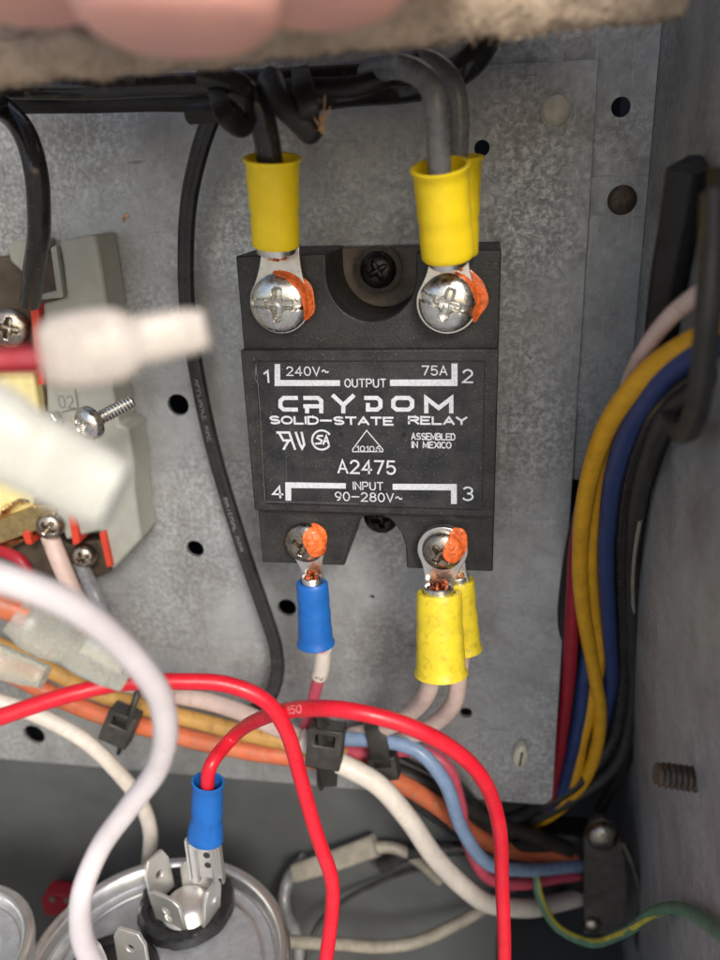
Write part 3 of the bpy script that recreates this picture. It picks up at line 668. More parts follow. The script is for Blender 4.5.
ring_cable('output_cable', 'second grey cable behind the front one, its yellow sleeve half hidden, at terminal 2', 'cable',
           [H(330, 74, 10), H(385, 66, 17), H(430, 60, 23), H(453, 82, 26), H(459, 115, 26), H(457, 175, 25.2)], 19, 'grey', sa, sb, 54, 48, 'yellow',
           c=c2, R=4.7, neck=5.0, yt=-22.7)
# blue terminal 4
sa, sb = H(316, 644, 24), H(312, 582, 23.4)
t, r = ring_cable('control_wire', 'thin pink wire with a white marker band and a blue ring terminal at terminal 4', 'wire',
           [H(306, 726, 14), H(314, 696, 18), H(320, 672, 21), H(322, 655, 22.5), H(316, 632, 24)], 12.5, 'pink', sa, sb, 35, 32, 'blue',
           c=c4, R=4.0, neck=3.9, yt=-22.1)
mk = [H(319.5, 676, 21), H(321.5, 668, 21.7), H(323, 649, 23)]
o = obj('marker_band', tube(mk, wire_r(mk, 16.5), 22), 'white_old', t)
cable_print('marker_lettering', mk, wire_r(mk, 16.5), .8, '2', 1.3, 'ink_black', t)
# lower yellow pair
sa, sb = H(441, 674, 29), H(439, 592, 26.2)
t, r = ring_cable('input_wire', 'pinkish white wire with a dirty yellow ring terminal in front at terminal 3', 'wire',
           [H(352, 735, 10), H(385, 728, 14), H(412, 712, 19), H(428, 690, 26), H(432, 660, 28.5)], 17, 'white_pink', sa, sb, 50, 45, 'yellow_dirty',
           c=c3, R=4.6, neck=5.6, yt=-24.1)
sa, sb = H(466, 650, 22), H(458, 580, 21.6)
W2 = [H(360, 742, 8), H(400, 740, 11), H(436, 722, 16), H(455, 700, 21), H(459, 668, 22.5), H(464, 640, 22)]
t, r = ring_cable('input_wire', 'second pinkish white wire, its yellow sleeve peeking out behind the front one at terminal 3', 'wire',
           W2, 17, 'white_pink', sa, sb, 30, 32, 'yellow_dirty', c=c3, R=4.4, neck=4.4, yt=-22.9)
cable_print('wire_lettering', W2, r, 17, 'TYPE', 1.2, 'ink_black', t)

# ================================================================== BLACK CABLES, TOP AND LEFT
TB = [H(213, 112, 12), H(200, 150, 10), H(189, 200, 7), H(186, 255, 5), H(189, 320, 4), H(201, 395, 4), H(219, 470, 4), H(240, 540, 5), H(262, 605, 6), H(276, 650, 7), H(277, 676, 8), H(268, 700, 9), H(246, 716, 9)]
t = thing('lamp_cord', 'long thin black printed cable hanging on the plate left of the relay', 'cable', TB[-1])
bm = BM(); C = catmull(TB); rr = wire_r(TB, 9.6)
sec = [(rr * math.cos(a) , rr * .78 + rr * math.sin(a)) for a in [math.radians(k * 20 - 90 + 10) for k in range(1, 10)]]
sec = [(rr * 1.0 * math.cos(math.radians(a)), rr * .66 + rr * math.sin(math.radians(a))) for a in range(-25, 181, 20)] + [(rr * 1.0 * math.cos(math.radians(a)), -rr * .66 + rr * math.sin(math.radians(a))) for a in range(180, 386, 20)]
C = [c + Vector((noise.noise(Vector((i * .03, 3, 0))) * .25, 0, 0)) for i, c in enumerate(C)]
F_up = Vector((0, -1, 0))
sweep(bm, C, sec, up=F_up); bmesh.ops.recalc_face_normals(bm, faces=bm.faces)
obj('jacket', bm, 'black', t, sharp=60)
TBL = [p + Vector((0, -.1, 0)) for p in TB]
cable_print('cord_lettering', TBL, rr * 1.02, 52, 'APPLIANCE WIRE', 1.35, 'ink_dim', t, wd=.2, adv=.9)
cable_print('cord_lettering', TBL, rr * 1.02, 78, 'MATERIAL AWM', 1.35, 'ink_dim', t, wd=.2, adv=.9)
W = [D(-30, 112, 112), H(2, 108, 24), H(24, 132, 27), H(36, 172, 29), H(39, 225, 26), H(34, 270, 20), H(30, 302, 14)]
wire('supply_cable', 'thick black cable curving down into the grey contactor at upper left', W, 23, 'black', 'cable')
tops = [([(-80, 97), (60, 98), (160, 96), (240, 97), (300, 92)], 14, 26, 'black_matte', 'lower black cable running along under the board edge'),
        ([(-80, 84), (80, 86), (200, 82), (320, 76), (420, 72)], 20, 22, 'black', 'middle black cable running along under the board edge'),
        ([(300, 96), (345, 90), (400, 86), (440, 78), (470, 60), (490, 30)], 12, 30, 'black', 'black cable behind the two grey output cables'),
        ([(190, 112), (230, 108), (262, 92), (300, 86), (360, 84), (420, 60)], 24, 20, 'black_matte', 'black cable looping through the knot above terminal 1')]
for pts, h, wp, m, lb in tops:
    wire('harness_cable', lb, [H(x, y + 2, h + 2 * math.sin(i * 2.1)) for i, (x, y) in enumerate(pts)], wp, m, 'cable', 'black cables under the board edge')
def band(bm, pts, wd, th, up=None): return sweep(bm, catmull(pts, .5), rrect(th, wd, min(th, wd) * .3, 2), up=up)
t = thing('cable_tie', 'black cable tie looped round the cable knot above terminal 1', 'cable tie', H(225, 120, 30))
obj('strap', band(BM(), [H(216, 84, 24), H(219, 100, 37), H(226, 118, 40), H(240, 128, 38), H(250, 116, 34), H(246, 92, 36)], 2.6, 1.1), 'black_matte', t)
obj('strap', band(BM(), [H(300, 70, 20), H(304, 90, 38), H(309, 112, 39), H(304, 126, 34)], 2.8, 1.1), 'black_matte', t)
W = [H(270, 80, 30), H(280, 100, 35), H(297, 116, 37), H(312, 132, 36)]
o, r = wire('cable_stub', 'short cut-off black cable end hanging from the top knot with frayed tan fibres', W, 27, 'black_matte', 'cable')
bm = lathe(BM(), dome_prof(r, r * .8), W[-1] - (W[-1] - W[-2]).normalized() * .1, basis(W[-1] - W[-2]), 20); obj('cut_end', bm, 'black_matte', o)
bm = BM(); c = H(322, 122, 38)
for k in range(26):
    d_ = Vector((random.uniform(-.5, 1), random.uniform(-1, .2), random.uniform(-.6, 1.4))) * random.uniform(.8, 2.2)
    b0 = c + Vector((random.uniform(-.6, .5), 0, random.uniform(-1.6, 1.0)))
    tube([b0, b0 + d_ * .5 + Vector((.1, 0, -.1)), b0 + d_], .07, 5, bm)
obj('frayed_fibre', bm, 'fibre', o)

# ================================================================== BOARD AND HAND AT THE TOP
t = thing('fibre_board', 'fuzzy beige fibre board edge crossing the top of the picture, held up by fingers', 'board', D(340, 60, 92))
A = D(-150, 82, 84); B = D(690, -2, 88)
ux = (B - A); L = ux.length; ux.normalize(); back = Vector((0, 1, .62)); back = (back - ux * back.dot(ux)).normalized(); upv = ux.cross(back).normalized()
if upv.z < 0: upv = -upv
TH = 5.1; DP = 46
bm = BM()
nxs = 300; prof = []
for k in range(15): prof.append((0, TH * (k / 14 - .5)))           # front edge
for k in range(1, 18): prof.append((DP * (k / 17) ** 1.5, TH * .5))
for k in range(15): prof.append((DP, TH * (.5 - k / 14)))
for k in range(1, 18): prof.append((DP * (1 - k / 17) ** 1.5, -TH * .5))
prof = prof[:-1]; rings = []
for i in range(nxs + 1):
    ring = []
    for (dpth, th) in prof:
        p = A + ux * (L * i / nxs) + back * dpth + upv * th
        rnd = -(1 if dpth < .01 else 0) * (abs(th) / (TH / 2)) ** 4 * -1.0
        p = p + back * rnd
        nv = Vector((noise.noise(p * .35), noise.noise(p * .35 + Vector((9, 0, 0))), noise.noise(p * .35 + Vector((0, 9, 0)))))
        nf = Vector((noise.noise(p * 1.7), noise.noise(p * 1.7 + Vector((9, 0, 0))), noise.noise(p * 1.7 + Vector((0, 9, 0)))))
        ring.append(bm.verts.new(p + nv * .55 + nf * .35))
    rings.append(ring)
m_ = len(prof)
for a, b in zip(rings, rings[1:]):
    for j in range(m_): k = (j + 1) % m_; bm.faces.new((a[j], b[j], b[k], a[k]))
bm.faces.new(rings[0]); bm.faces.new(list(reversed(rings[-1])))
bmesh.ops.recalc_face_normals(bm, faces=bm.faces)
obj('board_core', bm, 'board', t, sharp=80)
bm = BM()
for k in range(900):
    q = A + ux * (L * random.random()) - upv * TH * random.uniform(.1, .52) + back * random.uniform(-.3, .6)
    if random.random() < .12: q = B + back * random.uniform(0, 20) + upv * random.uniform(-TH / 2, TH / 2)
    d_ = Vector((random.uniform(-1, 1), random.uniform(-1, .3), random.uniform(-1.2, .3))).normalized() * random.uniform(.4, 1.3)
    e = q + d_; s_ = Vector((random.uniform(-1, 1), random.uniform(-1, 1), random.uniform(-1, 1))) * .05
    vs = [bm.verts.new(v) for v in (q - s_, q + s_, e + s_ * .3, e - s_ * .3)]; bm.faces.new(vs)
obj('loose_fibres', bm, 'board', t, kind='stuff')

def skin_mesh(chains, sub=2):
    """one continuous skin from chains of (point, radius) that share the first point of the first chain"""
    me = bpy.data.meshes.new('tmp'); vs = []; es = []; rs = []
    def idx(p):
        for i, q in enumerate(vs):
            if (q - p).length < 1e-4: return i
        return None
    for ch in chains:
        prev = None
        for p, r in ch:
            i = idx(p)
            if i is None: vs.append(Vector(p)); rs.append(r); i = len(vs) - 1
            if prev is not None: es.append((prev, i))
            prev = i
    me.from_pydata([tuple(v) for v in vs], es, []); ob = bpy.data.objects.new('tmp', me); COL.objects.link(ob)
    sk = ob.modifiers.new('s', 'SKIN'); sk.use_smooth_shade = True
    for i, sv in enumerate(me.skin_vertices[0].data): sv.radius = (rs[i], rs[i])
    me.skin_vertices[0].data[0].use_root = True
    sb_ = ob.modifiers.new('u', 'SUBSURF'); sb_.levels = sub; sb_.render_levels = sub
    dg = bpy.context.evaluated_depsgraph_get(); m2 = bpy.data.meshes.new_from_object(ob.evaluated_get(dg))
    bm = BM(); bm.from_mesh(m2); bpy.data.objects.remove(ob); bpy.data.meshes.remove(m2); return bm
bv = Vector((.0, 1, .55)).normalized()
def finger(px, py, d, r, lean):
    tip = D(px, py, d)
    k1 = tip + Vector((lean, 1.0, 11)); k2 = tip + Vector((lean * 2, 9, 24)); k3 = tip + Vector((lean * 2.2, 32, 40))
    return tip, k1, k2, k3, r
fs = [finger(20, -24, 66, 10.0, -.5), finger(180, 8, 64, 10.3, -.3), finger(318, -20, 66, 10.0, .3), finger(432, -60, 68, 9.4, 1.0)]
wrist = D(200, -60, 66) + Vector((0, 100, 75)); palm = D(200, -60, 66) + Vector((0, 66, 58))
ch = [[(palm, 15), (wrist, 17), (wrist + Vector((0, 40, 22)), 19)]]
for tip, k1, k2, k3, r in fs:
    kk = palm.lerp(k3, .62)
    ch.append([(palm, 15), (kk, r * 1.35), (k3, r * 1.12), (k2, r * 1.05), (k1, r), (tip, r * .96), (tip + Vector((0, -.5, -3.0)), r * .70)])
th0 = palm + Vector((-26, -4, -6)); ch.append([(palm, 15), (th0, 11), (th0 + Vector((-10, -22, -6)), 9.5), (th0 + Vector((-8, -44, -4)), 8)])
bm = skin_mesh(ch)
t = thing('person', 'blurred fingers of a hand gripping the fibre board at the very top', 'person', wrist)
obj('hand', bm, 'skin', t, sharp=180)
for tip, k1, k2, k3, r in fs:
    bm = BM(); nd = (tip - k1).normalized(); Rn = basis(Vector((0, -1, .1)), Vector((1, 0, 0)))
    c = (tip + k1) / 2 + Vector((0, -r * .90, 3.0)); sec_ = []
    lathe(bm, [(0, 0), (2, -.1), (4, -.5), (5.2, -1.2)], c, Rn, 20)
    for v in bm.verts: v.co.z = c.z + (v.co.z - c.z) * 1.2
    obj('finger_nail', bm, 'nail', t)

# ================================================================== CONTACTOR
t = con = thing('contactor', 'light grey contactor with red strips and brass parts at the left edge', 'contactor', H(60, 560, 0))
GP = [(58, 241), (95, 234), (100, 262), (107, 308), (112, 388), (119, 425), (128, 428), (133, 462), (134, 490), (141, 540), (112, 571), (99, 531), (66, 541), (50, 500), (45, 373), (42, 304), (66, 297), (62, 262)]
obj('housing', prism(BM(), pxpoly(GP, 9), -9, -.02), 'contactor', t, bevel=.7)
obj('rail', prism(BM(), pxpoly([(6, 246), (10, 242), (34, 239), (36, 262), (32, 276), (22, 273), (10, 262)], 8), -8, -.02), 'contactor', t, bevel=.6)
bm = prism(BM(), pxpoly([(-60, 262), (60, 252), (66, 300), (46, 310), (50, 505), (66, 545), (100, 540), (110, 573), (80, 585), (-60, 560)], 5), -5, -.03)
obj('base', bm, 'contactor_dark', t, bevel=.5)
# terminal cavity wall steps
obj('cavity_frame', prism(BM(), pxpoly([(50, 248), (56, 245), (63, 298), (40, 300), (42, 294), (56, 291)], 9.6), -9.6, -3), 'contactor', t, bevel=.3)
for q in ([(30, 307), (38, 306), (44, 370), (44, 385), (38, 385)], [(68, 513), (75, 519), (80, 543), (73, 546)], [(99, 533), (104, 531), (112, 567), (107, 568)], [(22, 534), (28, 529), (32, 545), (26, 545)]):
    obj('red_strip', prism(BM(), pxpoly(q, 10.2), -10.2, -3), 'red_plastic', t, bevel=.25)
obj('coil', prism(BM(), pxpoly([(-40, 372), (32, 372), (36, 396), (41, 450), (30, 520), (-40, 540)], 8), -8, -4), 'coil', t, bevel=.8)
obj('brass_strip', prism(BM(), pxpoly([(-20, 528), (30, 507), (62, 505), (40, 530), (-20, 552)], 10), -10, -8.2), 'brass', t, bevel=.3)
obj('brass_strip', prism(BM(), pxpoly([(-20, 552), (40, 531), (60, 516), (58, 524), (10, 548), (-20, 562)], 9), -9, -4), 'brass', t, bevel=.3)
bm = BM()
for k in range(5):
    tube([H(0 + k * 3, 522 - k * 4, 9), H(4 + k * 4, 508 - k * 2, 11), H(8 + k * 5, 505 - k, 9)], .45, 8, bm)
obj('coil_wire', bm, 'brass', t)
for (px, py, R, h) in ((10, 328, 3.9, 10), (50, 526, 3.0, 11), (84, 556, 2.7, 9)):
    obj('terminal_screw', screw_grid(R, 1.7, random.random() * 3, 'cross', H(px, py, h), Vector((.25, -1, .1)), Vector((1, 0, 0)), nr=18, na=64), 'screw_dull', t)
obj('terminal_nut', lathe(BM(), [(0, 2.2), (1.6, 2.0), (2.0, 1.4), (2.0, 0), (0, 0)], H(56, 419, 9.5), basis(Vector((-.3, -1, .1))), 6), 'tin', t, bevel=.2)
tag_b = BM(); prism(tag_b, pxpoly([(57, 392), (74, 388), (77, 408), (61, 412)], 9.9), -9.9, -8.9); tg_ = obj('number_tag', tag_b, 'contactor', t, bevel=.1)
a = H(60, 408, 10); b = H(74, 405, 10); c = H(67, 396, 10)
obj('tag_lettering', text_bm(layout('02', a.x, b.x, a.z, c.z), .28, lambda u, v, l_: Vector((u, -10.0 - l_, v))), 'ink_dim', tg_)
# loose machine screw with its thread showing
hc = H(88, 424, 29); ax = (H(130, 403, 25) - hc).normalized()
t = thing('machine_screw', 'bright machine screw lying sideways with its thread pointing right, beside the contactor', 'screw', hc)
nrm = (Vector((-.55, -1, -.1)) - ax * .0).normalized()
obj('screw_head', screw_grid(3.15, 1.7, .6, 'cross', hc, (-ax * .55 + Vector((-.05, -1, .05)) * .8).normalized(), Vector((1, 0, 0))), 'screw', t)
def thread_bm(a, b, r, pitch=.75, n=20):
    ax = (b - a); L = ax.length; ax.normalize(); R = basis(ax); bm = BM(); rings = []; steps = int(L / pitch * 10)
    for i in range(steps + 1):
        z = L * i / steps; ring = []
        for k in range(n):
            th = 2 * math.pi * k / n; ph = (z / pitch - k / n) % 1.0; rr_ = (r - .5 * r * max(0, (z / L - .75))) - .15 * r * (1 - abs(2 * ph - 1)); n_s = 0
            if i in (0,): rr_ *= .9
            ring.append(bm.verts.new(a + R @ Vector((rr_ * math.cos(th), rr_ * math.sin(th), z))))
        rings.append(ring)
    for p_, q in zip(rings, rings[1:]):
        for k in range(n): j = (k + 1) % n; bm.faces.new((p_[k], p_[j], q[j], q[k]))
    bm.faces.new(list(reversed(rings[0]))); bm.faces.new(rings[-1]); return bm
obj('threaded_shank', thread_bm(hc + ax * .6, H(133, 401, 24), 1.35, .62), 'screw', t, sharp=60)
wire('contactor_wire', 'pinkish white wire leaving the bottom of the contactor', [H(50, 536, 9), H(58, 556, 11), H(72, 590, 12), H(84, 620, 12), H(92, 650, 8)], 18, 'white_pink')
wire('contactor_wire', 'short dark grey wire leaving the bottom right of the contactor', [H(80, 562, 8), H(88, 580, 10), H(100, 605, 12), H(112, 640, 8)], 15, 'grey')
wire('contactor_wire', 'dark red wire half hidden at the lower left edge of the contactor', [H(-10, 548, 10), H(20, 560, 12), H(34, 585, 12), H(50, 610, 10)], 12, 'red_dark')

# ================================================================== FOREGROUND WIRES AND CONNECTORS
t = thing('insulated_connector', 'blurred clear push-on connector on a dark red wire, upper one of the two in front', 'connector', D(90, 352, 62))
wire('jacket', None, [D(-60, 372, 60) + Vector((-40, 6, -25)), D(-60, 368, 60), D(0, 362, 61), D(60, 357, 62)], 25, 'red_dark', parent=t)
def shell(pts, wds, flat=.62, n=24, up=None):
    C = catmull(pts, .6); R0 = [w_ / 2 * dep(p) / 800 for p, w_ in zip(pts, wds)]
    def rad(f):
        x = f * (len(R0) - 1); i = min(len(R0) - 2, int(x)); g = x - i; g = g * g * (3 - 2 * g); return R0[i] * (1 - g) + R0[i + 1] * g
    bm = BM(); sq = []
    for k in range(n):
        a = 2 * math.pi * k / n; c_, s_ = math.cos(a), math.sin(a); e = .62
        sq.append((math.copysign(abs(c_) ** e, c_) * flat, math.copysign(abs(s_) ** e, s_)))
    sweep(bm, C, sq, scale=rad); return bm
obj('connector_shell', shell([D(48, 355, 62), D(58, 354, 62), D(95, 349, 62), D(128, 343, 62), D(140, 341, 62.5), D(172, 335, 63), D(194, 331, 63), D(207, 328.5, 63)], [62, 74, 78, 74, 50, 50, 47, 38], .7), 'nylon_warm', t, sharp=60)
obj('spade_receptacle', shell([D(90, 349, 62.5), D(185, 332, 63.2)], [30, 34], .3), 'tin', t)
t = thing('insulated_connector', 'big blurred clear push-on connector with a square end, lower one of the two in front', 'connector', D(50, 470, 60))
obj('connector_shell', shell([D(-80, 402, 58), D(-20, 427, 58.5), D(30, 452, 59), D(42, 458, 59.1), D(70, 473, 60), D(96, 486, 60.5), D(118, 496, 60.6)], [112, 106, 98, 84, 82, 80, 70], .6), 'nylon', t, sharp=60)
wire('jacket', None, [D(-120, 385, 57) + Vector((-30, 10, -28)), D(-120, 385, 57), D(-60, 410, 58), D(-10, 432, 58.8)], 34, 'white', parent=t)
# clear pair on the orange wire
t = thing('insulated_connector', 'dull clear connector on an orange wire behind the white wire', 'connector', D(50, 640, 104))
wire('jacket', None, [D(-60, 585, 102) + Vector((-50, 20, 5)), D(-60, 585, 102), D(-5, 602, 103), D(30, 614, 104)], 26, 'wire_orange', parent=t)
obj('connector_shell', shell([D(16, 612, 103.5), D(28, 619, 104), D(62, 636, 106), D(72, 641, 106.5)], [44, 56, 56, 50], .62), 'nylon_dull', t, sharp=60)
t = thing('insulated_connector', 'long clear connector pushed into the dull one, with a metal tube showing inside', 'connector', D(110, 665, 108))
obj('connector_shell', shell([D(66, 640, 107), D(78, 646, 107.5), D(118, 668, 110), D(128, 673, 110.5)], [46, 50, 46, 40], .75), 'nylon_dull', t, sharp=60)
obj('spade_receptacle', shell([D(82, 644, 107), D(122, 665, 109.6)], [24, 24], .5), 'tin', t)
t = thing('insulated_connector', 'lowest clear connector lying under the dull one at the left edge', 'connector', D(20, 672, 112))
obj('connector_shell', shell([D(-30, 650, 112), D(0, 662, 112), D(36, 674, 114), D(45, 677, 114)], [34, 34, 30, 24], .7), 'nylon_dull', t, sharp=60)

FW = [D(-60, 562, 73) + Vector((-45, 30, -20)), D(-60, 562, 73), D(0, 577, 75), D(55, 599, 78), D(112, 637, 84), D(153, 683, 91), D(167, 727, 97), D(156, 768, 103), D(129, 808, 108), D(99, 850, 112), D(82, 895, 111), D(82, 935, 108), D(95, 970, 105)]
wire('jumper_wire', 'thick glossy white wire curving down in the left foreground', FW, 31, 'white', r=1.52, wob=.3)
RW1 = [D(-60, 738, 116) + Vector((-45, 25, -25)), D(-60, 738, 116), D(0, 717, 117), D(60, 697, 118), D(120, 684, 120), D(175, 681, 121), D(225, 684, 122), D(262, 699, 123), D(286, 730, 126), D(301, 780, 130), D(317, 835, 134), D(331, 880, 137), D(331, 925, 139), D(322, 985, 140), D(300, 1120, 150)]
wire('jumper_wire', 'bright red wire that rises from the left edge, then drops to the bottom centre', RW1, 18, 'red', r=1.27, wob=.35)
# blue connector on the capacitor
hb = 47.0
cb = H(205, 840, hb); ct = H(208, 781, hb)
t = thing('jumper_wire', 'bright red wire arching from a blue push-on connector over to the lower right', 'wire', cb)
RW2 = [H(207, 795, hb), H(211, 765, hb + 1), D(232, 738, 146), D(262, 718, 134), D(300, 709, 123), D(345, 710, 118), D(400, 723, 118), D(448, 746, 121), D(482, 778, 127), D(499, 825, 135), D(502, 880, 142), D(503, 985, 150), D(480, 1120, 158)]
o, r = wire('jacket', None, RW2, 18, 'red', parent=t, r=1.27, wob=0)
C_ = catmull(RW2); 
cable_print('wire_lettering', RW2, r, 43, '150', 1.1, 'ink_pale', t, adv=1.6)
bm = sleeve_bm(ct, cb, 31, 36, lip=1.05, flat=.86)
for v in bm.verts:
    f = (v.co - ct).dot((cb - ct).normalized()) / (cb - ct).length
    v.co.x += .35 * math.exp(-((f - .62) / .12) ** 2) * (1 if v.co.x < ct.x else -.2)
obj('crimp_sleeve', bm, 'blue', t, sharp=50)
# female spade
axd = Vector((0, 0, -1)); base = cb + Vector((-.4, 0, -1)); L = 8.6
rc = obj('spade_receptacle', box(BM(), base + Vector((0, .5, -L / 2)), 6.6, .5, L), 'tab', t, bevel=.1)
for sx in (-1, 1):
    sec = [(1.15 * math.cos(math.radians(a)) , 1.15 * math.sin(math.radians(a))) for a in range(-150, 151, 25)]; sec += [(u * .62, v * .62) for u, v in reversed(sec)]
    bm = BM(); sweep(bm, [base + Vector((sx * 2.35, -.35, 1.0)), base + Vector((sx * 2.35, -.35, -L / 2)), base + Vector((sx * 2.35, -.35, -L))], sec, up=Vector((-sx * .6, 1, 0)).normalized()); bmesh.ops.recalc_face_normals(bm, faces=bm.faces)
    obj('rolled_edge', bm, 'tab', rc)
obj('crimp_neck', lathe(BM(), [(0, 2.5), (1.7, 2.5), (1.9, 0), (0, 0)], base + Vector((0, .3, -.4)), None, 20), 'tab', rc)
bm = BM()
for dz in (-3.0, -5.4): lathe(bm, [(0, 0), (.65, 0), (.65, .1), (0, .1)], base + Vector((.2, .22, dz)), NY, 14)
obj('spade_dimple', bm, 'recess', rc)

# ================================================================== CAPACITORS
def capacitor(cx, cy, z, R, label, deep=False):
    t = thing('capacitor', label, 'capacitor', Vector((cx, cy, z - 60)))
    prof = [(R - 3.4, z - 3.0), (R - 3.0, z - 2.9), (R - 2.5, z - 1.0), (R - 1.9, z - .2), (R - .9, z), (R - .1, z - .5), (R, z - 1.4), (R - .3, z - 2.4), (R - .7, z - 3.2), (R - .7, z - 58)]
    obj('can', lathe(BM(), prof, Vector((cx, cy, 0)), None, 96), 'can', t, sharp=60)
    dz = 3.0
    pr = [(0, z - dz), (R * .55, z - dz), (R * .62, z - dz + .1), (R - 3.6, z - dz - .6), (R - 3.4, z - dz - .02)]
    if deep: pr = [(0, z - 9), (R - 7, z - 9), (R - 6.6, z - 3.2), (R - 3.4, z - 3.0)]
    obj('lid', lathe(BM(), pr, Vector((cx, cy, 0)), None, 96), 'can_top', t)
    return t
CZ = -100.5
cc = AZ(156, 962, CZ); CR = 26.5
t = cap = capacitor(cc.x, cc.y, CZ, CR, 'round silver capacitor with black terminal ring at the bottom left')
zt_ = CZ - 3.0
rc_ = AZ(186, 902, zt_ + 1.5)
def blob_ring(c, R, hgt, seed):
    bm = lathe(BM(), [(0, 1.2), (R * .78, 1.2), (R * .80, hgt), (R * .92, hgt + .15), (R, hgt - .4), (R * 1.03, 0)], c, None, 48)
    for v in bm.verts:
        q = v.co - c; k = 1 + .05 * noise.noise(Vector((q.x * .3, q.y * .3, seed)))
        v.co = Vector((c.x + q.x * k, c.y + q.y * k, v.co.z + .5 * noise.noise(v.co * .6)))
    return bm
base_r = Vector((rc_.x, rc_.y, zt_))
obj('terminal_ring', blob_ring(base_r, 10.0, 2.3, 1), 'pitch', t)
r2 = AZ(112, 975, zt_ + 1); obj('terminal_ring', blob_ring(Vector((r2.x, r2.y, zt_)), 9.0, 2.0, 4), 'pitch', t)
def tab_bm(a, b, hgt, lean, th=.8, hole=(.5, .55), hr=.9, cut=.25, double=False):
    """upright terminal tab: base line a->b, height, lean vector at the top"""
    ux = (b - a); W_ = ux.length; ux.normalize(); up = (Vector((0, 0, hgt)) + lean); Hh = up.length; up.normalize(); nn = ux.cross(up).normalized()
    out = [(0, 0), (W_, 0), (W_, Hh * (1 - cut)), (W_ * .82, Hh), (W_ * .18, Hh), (0, Hh * (1 - cut))]
    hs = [ring2(W_ * hole[0], Hh * hole[1], hr, 18)]
    if double: hs.append(ring2(W_ * hole[0], Hh * (hole[1] - .25), hr, 18))
    bm = sheet(BM(), out, hs, 0, th)
    for v in bm.verts: v.co = a + ux * v.co.x + up * v.co.z + nn * (v.co.y - th / 2)
    bmesh.ops.recalc_face_normals(bm, faces=bm.faces); return bm
zb_ = zt_ + 1.5
def Z(px, py, z=zb_): return AZ(px, py, z)
obj('terminal_tab', tab_bm(Z(152, 906), Z(174, 886), 10.5, Vector((-1.0, .8, 0))), 'tab', t, bevel=.12)
obj('terminal_tab', tab_bm(Z(157, 917), Z(187, 931), 8.6, Vector((-.6, -.6, 0)), hole=(.5, .5), double=True, hr=1.0, cut=.12), 'tab', t, bevel=.12)
obj('terminal_tab', tab_bm(Z(203, 930), Z(219, 908), 9.5, Vector((1.2, 0, 0))), 'tab', t, bevel=.12)
obj('terminal_tab', tab_bm(Z(183, 886), Z(214, 888), 7, Vector((0, .3, 0))), 'tab', t, bevel=.12)
obj('terminal_core', lathe(BM(), [(0, 3.0), (2.4, 3.0), (3.6, 2.7), (4.4, 1.9), (5.0, .9), (5.6, .3), (5.6, 0), (0, 0)], Z(188, 908) - Vector((0, 0, .2)), None, 32), 'tab', t)
obj('terminal_tab', tab_bm(Z(119, 962), Z(150, 972), 9.5, Vector((0, .4, 0))), 'tab', t, bevel=.12)
obj('terminal_tab', tab_bm(Z(92, 966), Z(112, 985), 9.5, Vector((-.6, .2, 0))), 'tab', t, bevel=.12)
# raised foil skirt in the lid
obj('lid_skirt', lathe(BM(), [(CR - 6.2, 0), (CR - 6.0, .35), (CR - 5.6, .35), (CR - 5.4, 0)], Vector((cc.x, cc.y, zt_ - .1)), None, 96), 'can', t)
c2_ = AZ(-62, 955, CZ + 6)
t = capacitor(c2_.x, c2_.y, CZ + 6, 17.5, 'second silver capacitor cut off by the left edge, only its rolled rim showing', deep=True)
bm = BM(); q = Vector((c2_.x, c2_.y, CZ - 2)); 
for k, a in enumerate((-34, -28, -24)):
    e = Vector((math.cos(math.radians(a)), math.sin(math.radians(a)), 0)); box(bm, q + e * 16.95 + Vector((0, 0, -k * 2.0)), .3, 3.2 - k * .6, 1.6, Matrix.Rotation(math.radians(a), 3, 'Z'))
obj('label_print', bm, 'label_blue', t)
# dim red terminal block behind
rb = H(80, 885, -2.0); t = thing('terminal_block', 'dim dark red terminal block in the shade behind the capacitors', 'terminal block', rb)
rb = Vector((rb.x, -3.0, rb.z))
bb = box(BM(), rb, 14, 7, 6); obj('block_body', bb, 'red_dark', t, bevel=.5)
bb = box(BM(), rb + Vector((-.5, -1.5, 4)), 10, 4, 3); obj('block_top', bb, 'red_dark', t, bevel=.4)
bb = BM()
for k in (-3, 1.5): lathe(bb, [(0, 0), (1, 0), (1, .3), (0, .3)], rb + Vector((k, -3.7, 4)), NY, 14)
obj('block_screw', bb, 'screw_dull', t)

# ================================================================== WIRE BUNDLE ACROSS THE BOTTOM
def wz(x, y, h): return H(x, y, h)
wire('lower_wire', 'old white wire dipping from the left edge behind the capacitor', [H(-60, 690, 30), H(0, 702, 28), H(40, 716, 26), H(84, 740, 24), H(118, 772, 22), H(141, 803, 20), H(150, 832, 19), H(148, 870, 18)], 15.5, 'white_old')
BN = 'wires tied along the bottom of the plate'
BW = [('tan', 'wire_tan', 17, 'tan wire in the middle of the tied bundle', [(-60, 620, 12), (20, 655, 12), (96, 692, 13), (167, 713, 14), (233, 730, 15), (300, 745, 15), (345, 757, 14)]),
      ('orange', 'wire_orange', 18, 'dull orange wire lowest in the tied bundle, reappearing right of the tie', [(-60, 640, 14), (0, 668, 14), (83, 708, 14), (150, 728, 14), (233, 748, 14), (300, 758, 13), (350, 765, 12), (400, 783, 11), (440, 808, 8), (480, 838, 2), (520, 852, -6), (600, 858, -20)]),
      ('white', 'white_pink', 17, 'pale wire uppermost in the tied bundle with print', [(110, 690, 8), (160, 694, 10), (200, 700, 12), (233, 709, 13), (275, 727, 15), (320, 745, 17)])]
for nme, m, wp, lb, pts in BW:
    P_ = [H(*q) for q in pts]
    o, r = wire('bundle_wire', lb, P_, wp, m, group=BN)
    if nme == 'white': cable_print('wire_lettering', P_, r, 9, 'AWM STYLE', 1.3, 'ink_dim', o)
